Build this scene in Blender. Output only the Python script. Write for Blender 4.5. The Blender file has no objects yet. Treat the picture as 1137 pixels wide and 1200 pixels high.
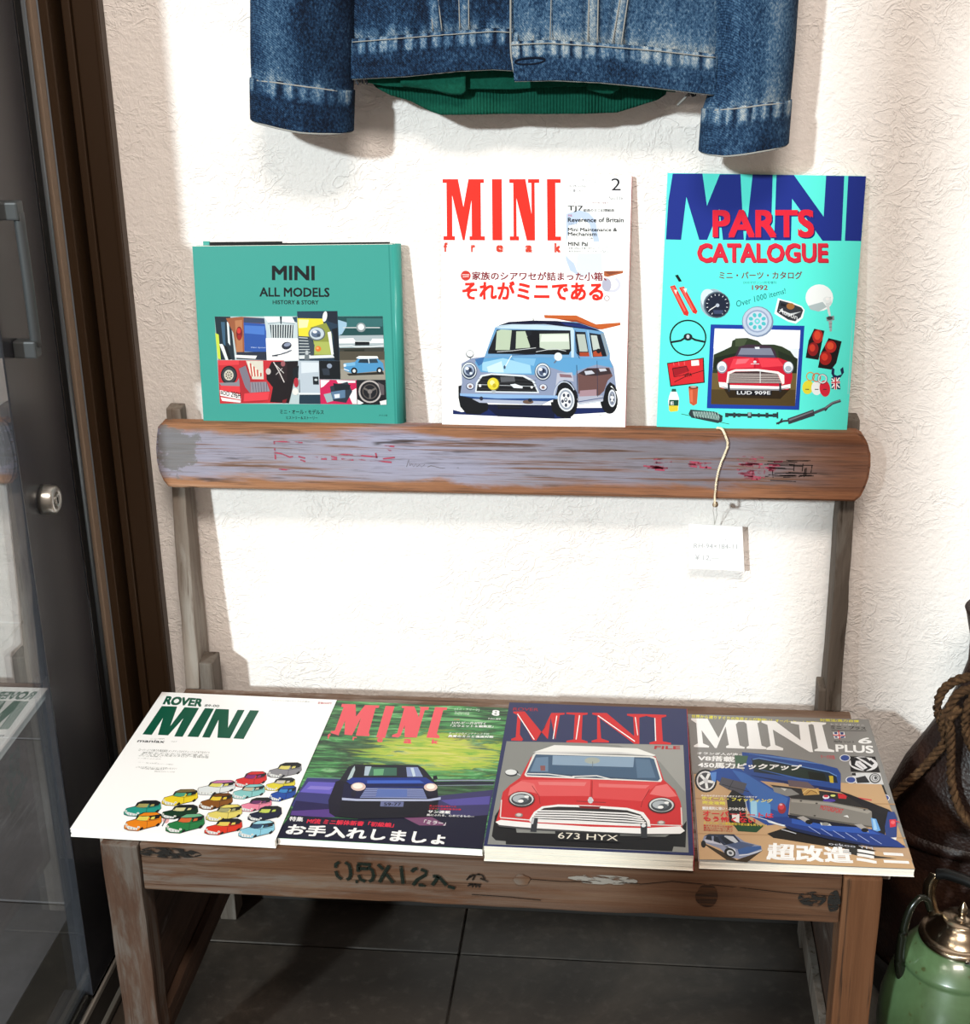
import bpy, bmesh, math, random
from mathutils import Vector, Matrix, noise
from mathutils.geometry import tessellate_polygon
random.seed(7)
SC = bpy.context.scene
COL = SC.collection
# ------------------------------------------------------------------ camera
# metres; floor z = 0, back wall y = 0, the glass door stands on the left in the plane x = -0.625
YAW, PITCH, ROLL = -0.106, 0.375, -0.017
fwd = Vector((math.sin(YAW)*math.cos(PITCH), math.cos(YAW)*math.cos(PITCH), -math.sin(PITCH)))
rt = Vector((math.cos(YAW), -math.sin(YAW), 0)); up = rt.cross(fwd)
rt, up = rt*math.cos(ROLL)+up*math.sin(ROLL), up*math.cos(ROLL)-rt*math.sin(ROLL)
cd = bpy.data.cameras.new('camera'); cam = bpy.data.objects.new('camera', cd); COL.objects.link(cam)
cd.sensor_fit = 'HORIZONTAL'; cd.sensor_width = 36; cd.lens = 36*1717.484/1137; cd.clip_start = .05
m = Matrix((rt, up, -fwd)).transposed().to_4x4(); m.translation = Vector((.00666, -1.61452, 1.20357))
cam.matrix_world = m; SC.camera = cam
# ------------------------------------------------------------------ world, daylight, shop lamp, exposure
W = bpy.data.worlds.new('world'); SC.world = W; W.use_nodes = True
bg = W.node_tree.nodes['Background']; bg.inputs[0].default_value = (1, .82, .68, 1); bg.inputs[1].default_value = .36
sd = bpy.data.lights.new('sun', 'SUN'); sun = bpy.data.objects.new('sun', sd); COL.objects.link(sun)
sd.energy = 6.6; sd.color = (.90, .95, 1); sd.angle = math.radians(3)
sun.rotation_euler = Vector((.52, 1, -.42)).to_track_quat('-Z', 'Y').to_euler()
ad = bpy.data.lights.new('ceiling_lamp_light', 'AREA'); al = bpy.data.objects.new('ceiling_lamp_light', ad); COL.objects.link(al)
ad.shape = 'RECTANGLE'; ad.size = 1.1; ad.size_y = .5; ad.energy = 78; ad.color = (1, .90, .80)
al.location = (.1, -2.3, 3.2); al.rotation_euler = Vector((-.05, 2.0, -2.35)).to_track_quat('-Z', 'Y').to_euler()
vs = SC.view_settings; vs.view_transform = 'Standard'; vs.look = 'None'; vs.gamma = 1; vs.exposure = 0; vs.use_curve_mapping = False
# ------------------------------------------------------------------ helpers
def mm(x, y, z): return Vector((x/1000, y/1000, (z+345)/1000))      # millimetres, z counted from the bench seat (345 above the floor)
def tag(o, label=None, cat=None, group=None, kind=None):
    for k, v in (('label', label), ('category', cat), ('group', group), ('kind', kind)):
        if v: o[k] = v
    return o
def empty(name, loc, label=None, cat=None, group=None, kind=None):
    o = bpy.data.objects.new(name, None); COL.objects.link(o); o.location = loc; o.empty_display_size = .05
    return tag(o, label, cat, group, kind)
def base(o):
    p = Vector()
    while o: p += o.location; o = o.parent
    return p
def obj(name, me, mat=None, parent=None, smooth=False):
    """link a mesh made in world coordinates as one object (child coordinates are taken off its parent's base)"""
    if isinstance(me, bmesh.types.BMesh):
        b = me; me = bpy.data.meshes.new(name); b.normal_update(); b.to_mesh(me); b.free()
    o = bpy.data.objects.new(name, me); COL.objects.link(o)
    if parent: me.transform(Matrix.Translation(-base(parent))); o.parent = parent
    if mat: me.materials.append(mat)
    if smooth: me.polygons.foreach_set('use_smooth', [True]*len(me.polygons))
    return o
def newbm(): return bmesh.new()
def box(bm, a, b, bev=0, seg=2, jit=0):
    a, b = Vector(a), Vector(b)
    r = bmesh.ops.create_cube(bm, size=1)
    vs_ = r['verts']; c = (a+b)/2; d = b-a
    for v in vs_: v.co = Vector((v.co.x*d.x, v.co.y*d.y, v.co.z*d.z))+c
    ed = list({e for v in vs_ for e in v.link_edges})
    if bev: bmesh.ops.bevel(bm, geom=ed, offset=bev, segments=seg, affect='EDGES', profile=.6)
    return vs_
def plank(name, a, b, mat, parent, bev=.0015, warp=.0010, step=.03, seed=0):
    """an old board: bevelled box cut along its length, every ring nudged a little so that its edges are not ruler straight"""
    a, b = Vector(a), Vector(b); bm = newbm(); box(bm, a, b, bev)
    d = [abs(v) for v in (b-a)]; ax = d.index(max(d)); n = max(2, int(d[ax]/step))
    nrm = Vector([1 if i == ax else 0 for i in range(3)])
    for i in range(1, n):
        p = Vector(a); p[ax] = a[ax]+(b-a)[ax]*i/n
        bmesh.ops.bisect_plane(bm, geom=bm.verts[:]+bm.edges[:]+bm.faces[:], plane_co=p, plane_no=nrm)
    for v in bm.verts:
        q = noise.noise_vector(v.co*22+Vector((seed, seed*2.3, 0)))
        q2 = noise.noise_vector(v.co*90+Vector((seed, 0, 4)))
        q = q*warp+q2*warp*.45; q[ax] = 0; v.co += q
    bm.normal_update()
    return obj(name, bm, mat, parent)
def prism(bm, pts, y0, y1, bev=0):
    """outline in (x, z) extruded along y"""
    f = [bm.verts.new((x, y0, z)) for x, z in pts]; k = [bm.verts.new((x, y1, z)) for x, z in pts]
    n = len(pts); F = bm.faces.new(f); K = bm.faces.new(k[::-1])
    for i in range(n): bm.faces.new((f[(i+1) % n], f[i], k[i], k[(i+1) % n]))
    bmesh.ops.recalc_face_normals(bm, faces=bm.faces)
    if bev: bmesh.ops.bevel(bm, geom=list(F.edges)+list(K.edges), offset=bev, segments=3, affect='EDGES')
def frame_at(pts, i):
    t = (pts[min(i+1, len(pts)-1)]-pts[max(i-1, 0)]).normalized()
    n = t.cross(Vector((0, 0, 1)))
    if n.length < .1: n = t.cross(Vector((0, 1, 0)))
    n.normalize(); return n, t.cross(n).normalized()
def tube(bm, pts, r, n=8, cap=True):
    pts = [Vector(p) for p in pts]; rings = []
    for i, p in enumerate(pts):
        a, b = frame_at(pts, i); rr = r[i] if isinstance(r, (list, tuple)) else r
        rings.append([bm.verts.new(p+(a*math.cos(2*math.pi*k/n)+b*math.sin(2*math.pi*k/n))*rr) for k in range(n)])
    for u, v in zip(rings, rings[1:]):
        for k in range(n): bm.faces.new((u[k], u[(k+1) % n], v[(k+1) % n], v[k]))
    if cap: bm.faces.new(rings[0][::-1]); bm.faces.new(rings[-1])
def spline(pts, n=8):
    pts = [Vector(p) for p in pts]; out = []
    for i in range(len(pts)-1):
        p0, p1, p2, p3 = pts[max(i-1, 0)], pts[i], pts[i+1], pts[min(i+2, len(pts)-1)]
        for k in range(n):
            t = k/n
            out.append(.5*((2*p1)+(p2-p0)*t+(2*p0-5*p1+4*p2-p3)*t*t+(3*p1-p0-3*p2+p3)*t**3))
    return out+[pts[-1]]
def lathe(bm, prof, c, n=48, axis=Vector((0, 0, 1))):
    q = Vector((0, 0, 1)).rotation_difference(axis); c = Vector(c); rings = []
    for r, z in prof:
        rings.append([bm.verts.new(c+q @ Vector((max(r, 1e-5)*math.cos(2*math.pi*k/n), max(r, 1e-5)*math.sin(2*math.pi*k/n), z))) for k in range(n)])
    for u, v in zip(rings, rings[1:]):
        for k in range(n): bm.faces.new((u[k], u[(k+1) % n], v[(k+1) % n], v[k]))
    bmesh.ops.remove_doubles(bm, verts=bm.verts, dist=2e-5)
def rope(bm, pts, r, pitch, strands=3, n=6, sub=14):
    """a laid rope: strands wound round the path"""
    P = spline(pts, sub); s = 0; S = [0]
    for a, b in zip(P, P[1:]): s += (b-a).length; S.append(s)
    for k in range(strands):
        q = []
        for i, p in enumerate(P):
            a, b = frame_at(P, i); t = 2*math.pi*(S[i]/pitch+k/strands)
            q.append(p+(a*math.cos(t)+b*math.sin(t))*r*.52)
        tube(bm, q, r*.56, n)
# ------------------------------------------------------------------ materials (all node based)
class NT:
    def __init__(s, name):
        s.m = bpy.data.materials.new(name); s.m.use_nodes = True; s.t = s.m.node_tree; s.b = s.t.nodes['Principled BSDF']
    def n(s, typ, ins=None, **kw):
        o = s.t.nodes.new('ShaderNode'+typ)
        for k, v in kw.items(): setattr(o, k, v)
        for k, v in (ins or {}).items(): s.set(o.inputs[k], v)
        return o
    def set(s, sock, v):
        if isinstance(v, bpy.types.NodeSocket): s.t.links.new(v, sock)
        elif isinstance(v, bpy.types.Node): s.t.links.new(v.outputs[0], sock)
        else: sock.default_value = v
    def coord(s, scale=(1, 1, 1), loc=(0, 0, 0)):
        return s.n('Mapping', {0: s.n('TexCoord').outputs['Object'], 1: loc, 3: scale}).outputs[0]
    def noise(s, vec, scale, detail=4, rough=.55, dist=0, typ='FBM'):
        return s.n('TexNoise', {'Vector': vec, 'Scale': scale, 'Detail': detail, 'Roughness': rough, 'Distortion': dist}, noise_type=typ).outputs[0]
    def math(s, op, a, b=0., c=0.): return s.n('Math', {0: a, 1: b, 2: c}, operation=op).outputs[0]
    def ramp(s, fac, stops):
        o = s.n('ValToRGB', {0: fac}); e = o.color_ramp.elements
        while len(e) < len(stops): e.new(.5)
        for i, (p, c) in enumerate(stops): e[i].position = p; e[i].color = (*rgb(c), 1) if isinstance(c, str) else (c, c, c, 1)
        return o.outputs[0]
    def mix(s, fac, a, b, typ='MIX'):
        o = s.n('Mix', data_type='RGBA', blend_type=typ); s.set(o.inputs[0], fac); s.set(o.inputs[6], a if not isinstance(a, str) else (*rgb(a), 1)); s.set(o.inputs[7], b if not isinstance(b, str) else (*rgb(b), 1)); return o.outputs[2]
    def step(s, v, lo, hi): return s.n('MapRange', {0: v, 1: lo, 2: hi, 3: 0., 4: 1.}, interpolation_type='SMOOTHSTEP').outputs[0]
    def bump(s, h, dist, strength=1.):
        o = s.n('Bump', {'Height': h, 'Distance': dist, 'Strength': strength}); s.t.links.new(o.outputs[0], s.b.inputs['Normal'])
    def out(s, col=None, rough=None, **kw):
        if col is not None: s.set(s.b.inputs['Base Color'], (*rgb(col), 1) if isinstance(col, str) else col)
        if rough is not None: s.set(s.b.inputs['Roughness'], rough)
        for k, v in kw.items(): s.set(s.b.inputs[k.replace('_', ' ')], v)
        return s.m
def rgb(h):
    h = h.lstrip('#'); h = h if len(h) == 6 else ''.join(c*2 for c in h); return tuple(((c/12.92) if c <= .04045 else ((c+.055)/1.055)**2.4) for c in (int(h[i:i+2], 16)/255 for i in (0, 2, 4)))
def plain(name, col, rough=.5, metal=0., spec=.5, **kw):
    return NT(name).out(col, rough, Metallic=metal, Specular_IOR_Level=spec, **kw)
def wood(name, c1, c2, c3, axis=0, grey=.4, greycol='#8d8780', dark='#2a1c12', scale=1., off=0., rough=.75, fade=False):
    t = NT(name); st = [38*scale]*3; st[axis] = 2.2*scale
    v = t.coord(tuple(st), (off, off*1.7, off*.6)); g = t.noise(v, 1, 8, .62, .6)
    base_ = t.ramp(g, ((.3, c1), (.5, c2), (.68, c3)))
    st2 = [150*scale]*3; st2[axis] = 4*scale
    f = t.noise(t.coord(tuple(st2), (off*2, 0, off)), 1, 5, .6, .3)
    base_ = t.mix(t.step(f, .56, .72), base_, dark)
    pm = [13]*3; pm[axis] = 3.2
    p = t.noise(t.coord(tuple(pm), (off*3, off, 1)), 1, 7, .68, .4)
    pf = t.math('MULTIPLY', t.step(p, .62-grey*.3, .70-grey*.25), t.step(f, .66, .42))
    if fade: pf = t.math('MULTIPLY', pf, t.step(t.n('SeparateXYZ', {0: t.n('TexCoord').outputs['Generated']}).outputs[0], .85, .15))      # the right end has kept its brown
    base_ = t.mix(t.math('MULTIPLY', pf, .8), base_, greycol)
    dk = t.noise(t.coord(tuple(x*.5 for x in pm), (off+5, off, off)), 1.3, 6, .7)
    base_ = t.mix(t.math('MULTIPLY', t.step(dk, .6, .75), .55), base_, dark)
    t.bump(t.math('ADD', t.math('MULTIPLY', f, .7), g), .0012, .8)
    return t.out(base_, rough, Specular_IOR_Level=.25)
def H4(src, dst):
    """3x3 homography taking the four points src to dst"""
    A = []; B = []
    for (x, y), (u, v) in zip(src, dst):
        A.append([x, y, 1, 0, 0, 0, -u*x, -u*y]); B.append(u); A.append([0, 0, 0, x, y, 1, -v*x, -v*y]); B.append(v)
    n = 8
    for i in range(n):
        p = max(range(i, n), key=lambda r: abs(A[r][i])); A[i], A[p] = A[p], A[i]; B[i], B[p] = B[p], B[i]
        for r in range(n):
            if r != i:
                f = A[r][i]/A[i][i]
                if f: A[r] = [a-f*b for a, b in zip(A[r], A[i])]; B[r] -= f*B[i]
    h = [B[i]/A[i][i] for i in range(n)]
    def go(x, y):
        w = h[6]*x+h[7]*y+1; return ((h[0]*x+h[1]*y+h[2])/w, (h[3]*x+h[4]*y+h[5])/w)
    return go
# ------------------------------------------------------------------ the setting
def plaster():
    t = NT('rough_white_plaster'); c = t.coord((1, 1, 1))
    n1 = t.noise(t.coord((38, 38, 46)), 1, 3, .5, 1.8)
    r1 = t.math('SUBTRACT', 1., t.math('MULTIPLY', t.math('ABSOLUTE', t.math('SUBTRACT', n1, .5)), 16.)); r1 = t.math('MAXIMUM', r1, 0.)
    n3 = t.noise(t.coord((9, 9, 9)), 1, 2, .5)
    r1 = t.math('MULTIPLY', r1, t.step(n3, .38, .62))
    n2 = t.noise(t.coord((210, 210, 230)), 1, 4, .6, .4)
    n4 = t.noise(t.coord((70, 70, 80)), 1, 5, .6, .8)
    t.bump(t.math('ADD', t.math('ADD', t.math('MULTIPLY', r1, .38), t.math('MULTIPLY', n2, .6)), t.math('MULTIPLY', n4, .9)), .0028, .62)
    return t.out(t.ramp(t.noise(c, 3, 3), ((.3, '#eee6e1'), (.7, '#f3ede9'))), .92, Specular_IOR_Level=.15)
M_PLASTER = plaster()
def floor_mat(name, c1, c2, c3, rough=.6):
    t = NT(name); n = t.noise(t.coord((5, 5, 5)), 1, 7, .65, .5); n2 = t.noise(t.coord((60, 60, 60)), 1, 4, .6)
    t.bump(n2, .0006, .5)
    return t.out(t.mix(t.math('MULTIPLY', t.step(n2, .5, .75), .09), t.ramp(n, ((.32, c1), (.5, c2), (.68, c3))), '#8a8178'), rough, Specular_IOR_Level=.4)
M_TILE = floor_mat('dark_stone_tile', '#28231f', '#332d28', '#4a4139', .5)
M_GROUT = plain('dark_grout', '#2e2924', .9)
bm = newbm(); box(bm, (-.57, 0, 0), (1.6, .12, 2.6)); w = tag(obj('wall_back', bm, M_PLASTER), kind='structure')
bm = newbm(); box(bm, (-.63, -3.2, -.05), (1.6, 0, -.004)); fl = tag(obj('floor', bm, M_GROUT), kind='structure')
bm = newbm(); box(bm, (-.565, -.008, 0), (1.6, 0, .045), .002); tag(obj('shade_strip_back', bm, plain('dark_shade_strip', '#1d1916', .6)), kind='structure')  # added dark strip, stands in for shade on the wall foot under the bench
def tiles(par, x0, x1, y0, y1, xs, ys, mat, z=0., g=.0022):
    first = {}
    for i in range(len(xs)-1):
        for j in range(len(ys)-1):
            a, b, c, d = max(xs[i], x0), min(xs[i+1], x1), max(ys[j], y0), min(ys[j+1], y1)
            if b-a < .02 or d-c < .02: continue
            bm = newbm(); box(bm, (a+g, c+g, z-.006), (b-g, d-g, z+random.uniform(-.0003, .0003)), .0012, 1)
            obj('tile', bm, mat, par)
tiles(fl, -.6, 1.6, -3.2, 0, [-.647+.45*k for k in range(6)], [-3.25+.45*k for k in range(8)]+[0.], M_TILE, 0., .0011)
# outdoors, seen through the door
M_PAVE = floor_mat('grey_paving', '#474446', '#575355', '#6a6568', .7)
bm = newbm(); box(bm, (-4.5, -3.4, -.06), (-.72, 2.5, -.006)); gr = tag(obj('pavement', bm, M_GROUT), kind='structure')
tiles(gr, -4.5, -.72, -3.4, 2.5, [-4.5+.42*k for k in range(9)]+[-.72], [-3.4+.42*k for k in range(15)], M_PAVE, 0.)
# door: aluminium sash with glass, lock and pull handle
M_ALU = NT('slate_aluminium').out('#2a2b30', .26, Metallic=.0, Specular_IOR_Level=.5)
M_BROWN = NT('brown_aluminium').out('#3a291a', .42, Metallic=.2)
M_DBROWN = plain('dark_brown_channel', '#1c150e', .6)
M_BLACK = plain('black_rubber', '#08080a', .6, spec=.2)
M_BEIGE = plain('beige_weather_strip', '#8c7867', .8)
M_CHROME = plain('chrome', '#b9bcc2', .18, 1.)
M_STEEL = NT('brushed_steel'); M_STEEL.bump(M_STEEL.noise(M_STEEL.coord((40, 40, 900)), 1, 2), .0002, .5); M_STEEL = M_STEEL.out('#b7b5b0', .32, Metallic=.95)
def glass_mat():
    t = NT('clear_glass'); nt = t.t
    tr = t.n('BsdfTransparent', {0: (.90, .94, .93, 1)}); gl = t.n('BsdfGlossy', {0: (1, 1, 1, 1), 1: .0})
    bf = t.n('NewGeometry').outputs['Backfacing']; fr_ = t.n('Fresnel', {0: t.math('ADD', 1.62, t.math('MULTIPLY', bf, 1/1.62-1.62))}); mx = t.n('MixShader', {0: t.math('MINIMUM', t.math('MULTIPLY', fr_.outputs[0], 1.9), 1.)})
    nt.links.new(tr.outputs[0], mx.inputs[1]); nt.links.new(gl.outputs[0], mx.inputs[2])
    nt.links.new(mx.outputs[0], nt.nodes['Material Output'].inputs[0]); return t.m
M_GLASS = glass_mat()
X = -.625; ZT = 2.15
def bars(par, name, mat, x0, x1, y0, y1, z0, z1, bev=.0015):
    bm = newbm(); box(bm, (x0, y0, z0), (x1, y1, z1), bev); return obj(name, bm, mat, par)
d1 = empty('door_1', (X, -.85, 0), kind='structure')
bars(d1, 'stile', M_ALU, X-.02, X, -.239, -.1035, .02, ZT-.05)
bars(d1, 'edge_trim', M_CHROME, X-.02, X+.001, -.1030, -.1018, .02, ZT-.05, 0)
bars(d1, 'rubber_seal', M_BLACK, X-.03, X+.001, -.1012, -.086, .02, ZT-.05)
bm = newbm(); tube(bm, [(X-.001, -.080, .02), (X-.001, -.080, ZT-.05)], .0045, 10); obj('metal_bead', bm, plain('bead_grey', '#6f757b', .3, .6), d1, True)
bars(d1, 'channel', M_BLACK, X-.03, X-.006, -.086, -.058, .02, ZT-.05)
bars(d1, 'meeting_stile', M_ALU, X-.035, X-.008, -1.858, -1.706, .02, ZT-.05)
bars(d1, 'top_rail', M_ALU, X-.035, X-.008, -1.706, -.239, ZT-.15, ZT-.05)
bars(d1, 'bottom_rail', M_ALU, X-.035, X-.008, -1.706, -.239, .012, .028)
bars(d1, 'glass_pane', M_GLASS, X-.006, X-.001, -1.706, -.2385, .014, ZT-.06, 0)
bm = newbm(); lathe(bm, [(0, 0), (.0165, 0), (.0165, .004), (.0155, .013), (.013, .0155), (.007, .0155), (.007, .0145), (0, .0145)], (X, -.190, .643), 40, Vector((1, 0, 0)))
lk = obj('lock_cylinder', bm, M_STEEL, d1, True)
bm = newbm(); lathe(bm, [(0, .0145), (.0055, .0145), (.0055, .0158), (0, .0158)], (X, -.190, .643), 24, Vector((1, 0, 0))); obj('lock_core', bm, M_STEEL, lk)
bm = newbm(); box(bm, (X+.0150, -.1908, .639), (X+.0163, -.1892, .646)); obj('keyhole', bm, M_BLACK, lk)
def handle():
    m_ = plain('grey_handle', '#3a3d3f', .5); bm = newbm()
    tube(bm, spline([(X+.021, -.206, .955), (X+.022, -.207, .90), (X+.022, -.207, .86), (X+.021, -.205, .818)], 4), .0055, 12); h = obj('pull_handle', bm, m_, d1, True)
    for z in (.957, .816):
        bm = newbm(); box(bm, (X, -.215, z-.009), (X+.024, -.199, z+.009), .002); obj('handle_mount', bm, m_, h)
handle()
d2 = empty('door_2', (X-.04, -2.3, 0), kind='structure')
for nm, a, b in (('stile', -1.86, -1.78), ('stile', -3.2, -3.1)): bars(d2, nm, M_ALU, X-.075, X-.04, a, b, .02, ZT-.05)
bars(d2, 'bottom_rail', M_ALU, X-.075, X-.04, -3.1, -1.86, .012, .028); bars(d2, 'top_rail', M_ALU, X-.075, X-.04, -3.1, -1.86, ZT-.15, ZT-.05)
bars(d2, 'glass_pane', M_GLASS, X-.060, X-.054, -3.1, -1.86, .028, ZT-.15, 0)
t1 = empty('trim_1', (-.6, -.02, 0), kind='structure')       # brown jamb between the sash and the wall
bars(t1, 'weather_strip', M_BEIGE, X-.012, X-.0005, -.0575, -.041, .02, ZT)
bars(t1, 'inner_jamb', M_BROWN, X+.0005, -.614, -.041, .10, .0, ZT)
bars(t1, 'gap_channel', M_BLACK, -.614, -.6075, .0, .10, .0, ZT, 0)
bars(t1, 'outer_jamb', M_BROWN, -.6075, -.598, -.020, .12, .0, ZT); bars(t1, 'outer_jamb_face', M_BROWN, -.5975, -.568, -.016, .12, .0, ZT)
bars(t1, 'outer_jamb_lip', M_BROWN, -.5745, -.5685, -.019, -.016, .0, ZT)
bars(t1, 'outside_frame', M_DBROWN, -.72, X-.012, -.005, .12, .0, ZT)
t2 = empty('trim_2', (X, -1.5, 0), kind='structure')         # sill track on the floor and the head above
bars(t2, 'sill', plain('sill_dark', '#15120f', .5), -.72, -.598, -3.2, -.013, -.01, .005)
for x0, x1, m_ in ((-.640, -.632, plain('sill_lip', '#4a4f50', .3, .6)), (-.627, -.6235, plain('sill_edge', '#8a857e', .5)), (-.603, -.597, plain('sill_lip_b', '#4c4842', .5))):
    bars(t2, 'track', m_, x0, x1, -3.2, -.022, .005, .013, .001)
bars(t2, 'head', M_BROWN, -.72, -.57, -3.2, -.02, ZT-.05, ZT+.08)
# ------------------------------------------------------------------ the old bench
W_SEAT = wood('seat_wood', '#4e3a2e', '#6c5546', '#857264', 0, .5, '#9a918a')
W_APR = wood('apron_wood', '#3a271b', '#563a28', '#66503f', 0, .75, '#686059', off=1, fade=True)
W_LEG = wood('leg_wood', '#4a2d19', '#5e3c25', '#694a33', 2, .12, '#5c544d', off=2)
W_LEGL = wood('left_leg_wood', '#38261c', '#4a3529', '#584438', 2, .5, '#625c56', off=3)
W_POST = wood('grey_post_wood', '#5f554c', '#7a6f65', '#8c8177', 2, .5, '#8f8880', dark='#4a3c30', off=4)
W_POSTR = wood('right_post_wood', '#4a423b', '#5f564e', '#6f665e', 2, .5, '#716c66', dark='#332a22', off=6)
W_DARK = wood('dark_side_wood', '#2c1d15', '#3c2a20', '#4c382b', 1, .2, '#75706a', off=5)
def rail_mat():
    t = NT('faded_blue_paint_rail'); gv = t.n('TexCoord').outputs['Generated']
    sx = t.n('SeparateXYZ', {0: gv}); gx, gz = sx.outputs[0], sx.outputs[2]
    f = t.noise(t.coord((5, 160, 170)), 1, 6, .62, .4); g = t.noise(t.coord((2.5, 40, 46)), 1, 7, .65, .7)
    p = t.noise(t.coord((4.5, 12, 26)), 1, 6, .65, .6); pb = t.noise(t.coord((3, 8, 9), (7, 0, 0)), 1, 5, .6)
    woodc = t.mix(t.step(gx, .05, .8), t.ramp(g, ((.3, '#7c5338'), (.55, '#9c6f50'), (.7, '#ac8468'))), t.ramp(g, ((.3, '#5c3826'), (.5, '#7d5138'), (.7, '#99684a'))))
    paint = t.mix(t.step(gx, .35, .95), t.ramp(pb, ((.35, '#7e7a80'), (.52, '#8f8d9c'), (.7, '#9698b0'))), t.ramp(pb, ((.35, '#544d48'), (.6, '#6c6871'), (.75, '#7b7985'))))
    edge = t.math('SUBTRACT', .5, t.math('ABSOLUTE', t.math('SUBTRACT', gz, .52)))          # 0 at the long edges, .5 in the middle
    edge = t.math('ADD', edge, t.math('MULTIPLY', t.math('SUBTRACT', p, .5), .55))
    endm = t.step(t.math('ADD', gx, t.math('MULTIPLY', t.math('SUBTRACT', p, .5), .22)), .99, .80)
    mask = t.math('MULTIPLY', t.step(edge, .10, .22), t.math('ADD', t.math('MULTIPLY', endm, .85), .1))
    mask = t.math('MULTIPLY', mask, t.step(f, .67, .52))
    c = t.mix(mask, woodc, paint)
    c = t.mix(t.math('MULTIPLY', t.step(f, .54, .66), .62), c, '#352820')
    f3 = t.noise(t.coord((16, 120, 420), (2, 1, 0)), 1, 4, .65, .3); c = t.mix(t.math('MULTIPLY', t.step(f3, .52, .68), .5), c, '#4a3c36')
    cr = t.noise(t.coord((8, 200, 90), (3, 0, 0)), 1, 3, .5, .6); loc = t.noise(t.coord((9, 9, 14), (1, 2, 5)), 1, 2, .5)
    c = t.mix(t.math('MULTIPLY', t.math('MULTIPLY', t.step(cr, .60, .66), t.step(loc, .48, .58)), .8), c, '#2c211b')
    # grey filler patch at the left end
    d1_ = t.n('VectorMath', {0: t.n('TexCoord').outputs['Object'], 1: (-.386, .162, .660)}, operation='DISTANCE')
    dd = t.math('ADD', d1_.outputs['Value'], t.math('MULTIPLY', t.math('SUBTRACT', t.noise(t.coord((40, 40, 55)), 1, 7, .7), .5), .09))
    c = t.mix(t.math('MULTIPLY', t.step(dd, .030, .023), .8), c, '#6c6a68')
    t.bump(t.math('ADD', f, t.math('MULTIPLY', g, .8)), .0012, .9)
    return t.out(c, .72, Specular_IOR_Level=.3)
BL = mm(-132, -220, -345)
bench = empty('wooden_bench', BL, 'old low wooden bench with faded blue painted back rail holding the books', 'bench')
for k, (a, b) in enumerate(((-150, -57), (-262, -152), (-371, -264))):
    plank('seat_plank', mm(-534, a, -14), mm(270, b, -.6), W_SEAT, bench, warp=.0004, seed=k)
ap = plank('front_apron', mm(-486, -387, -57), mm(221, -372, -1), W_APR, bench, .002, .0014, seed=5)
plank('rear_apron', mm(-486, -75, -60), mm(221, -60, -14.5), W_DARK, bench, seed=6)
plank('leg', mm(-525.5, -390, -345), mm(-487, -356, -1), W_LEGL, bench, .002, .0016, seed=7)
plank('leg', mm(222, -390, -345), mm(259, -354, -1), W_LEG, bench, .002, .0012, seed=8)
for x0, x1, sd_ in ((-519, -498, 9), (233, 252, 10)): plank('leg', mm(x0, -56, -345), mm(x1, -22, 34 if x0 < 0 else 26), W_POSTR, bench, .002, seed=sd_)
for x0, x1, sd_ in ((-512, -497, 11), (232, 247, 12)):
    plank('side_panel', mm(x0, -355, -262), mm(x1, -57, -15), W_DARK, bench, .0015, seed=sd_)
for x0, x1, sd_ in ((-496, -487, 13), (222, 231, 14)): plank('side_batten', mm(x0, -354, -268), mm(x1, -57, -236), W_DARK if x0 < 0 else W_POSTR, bench, .0012, seed=sd_)
def post(x0, x1, mat, sd_):
    o = plank('back_post', mm(x0, -60, 0), mm(x1, -6, 352), mat, bench, .002, .0014, seed=sd_)
    for v in o.data.vertices:                                    # raked: the top leans to the wall
        z = v.co.z+BL.z-.345
        if v.co.y+BL.y < -.03: v.co.y += .023*min(z/.27, 1.3)
    return o
# posts: slim front faces, the deep sides turned to each other
post(-534, -516, W_POST, 21); post(241, 259, W_POSTR, 22)
out = [(-531, 343), (-536, 338), (-538.5, 327), (-541, 312), (-541.5, 296), (-540, 284), (-536, 272), (-531, 265), (-526, 264), (256, 264), (262, 270), (266, 280), (269, 292), (270, 306), (269, 320), (265, 332), (259, 341), (253, 344.5), (-136, 343)]
out = out[::-1]
bm = newbm(); prism(bm, [((x)/1000, (z+345)/1000) for x, z in out], -.058, -.0375, .0028)
rail = obj('back_rail', bm, rail_mat(), bench)
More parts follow.
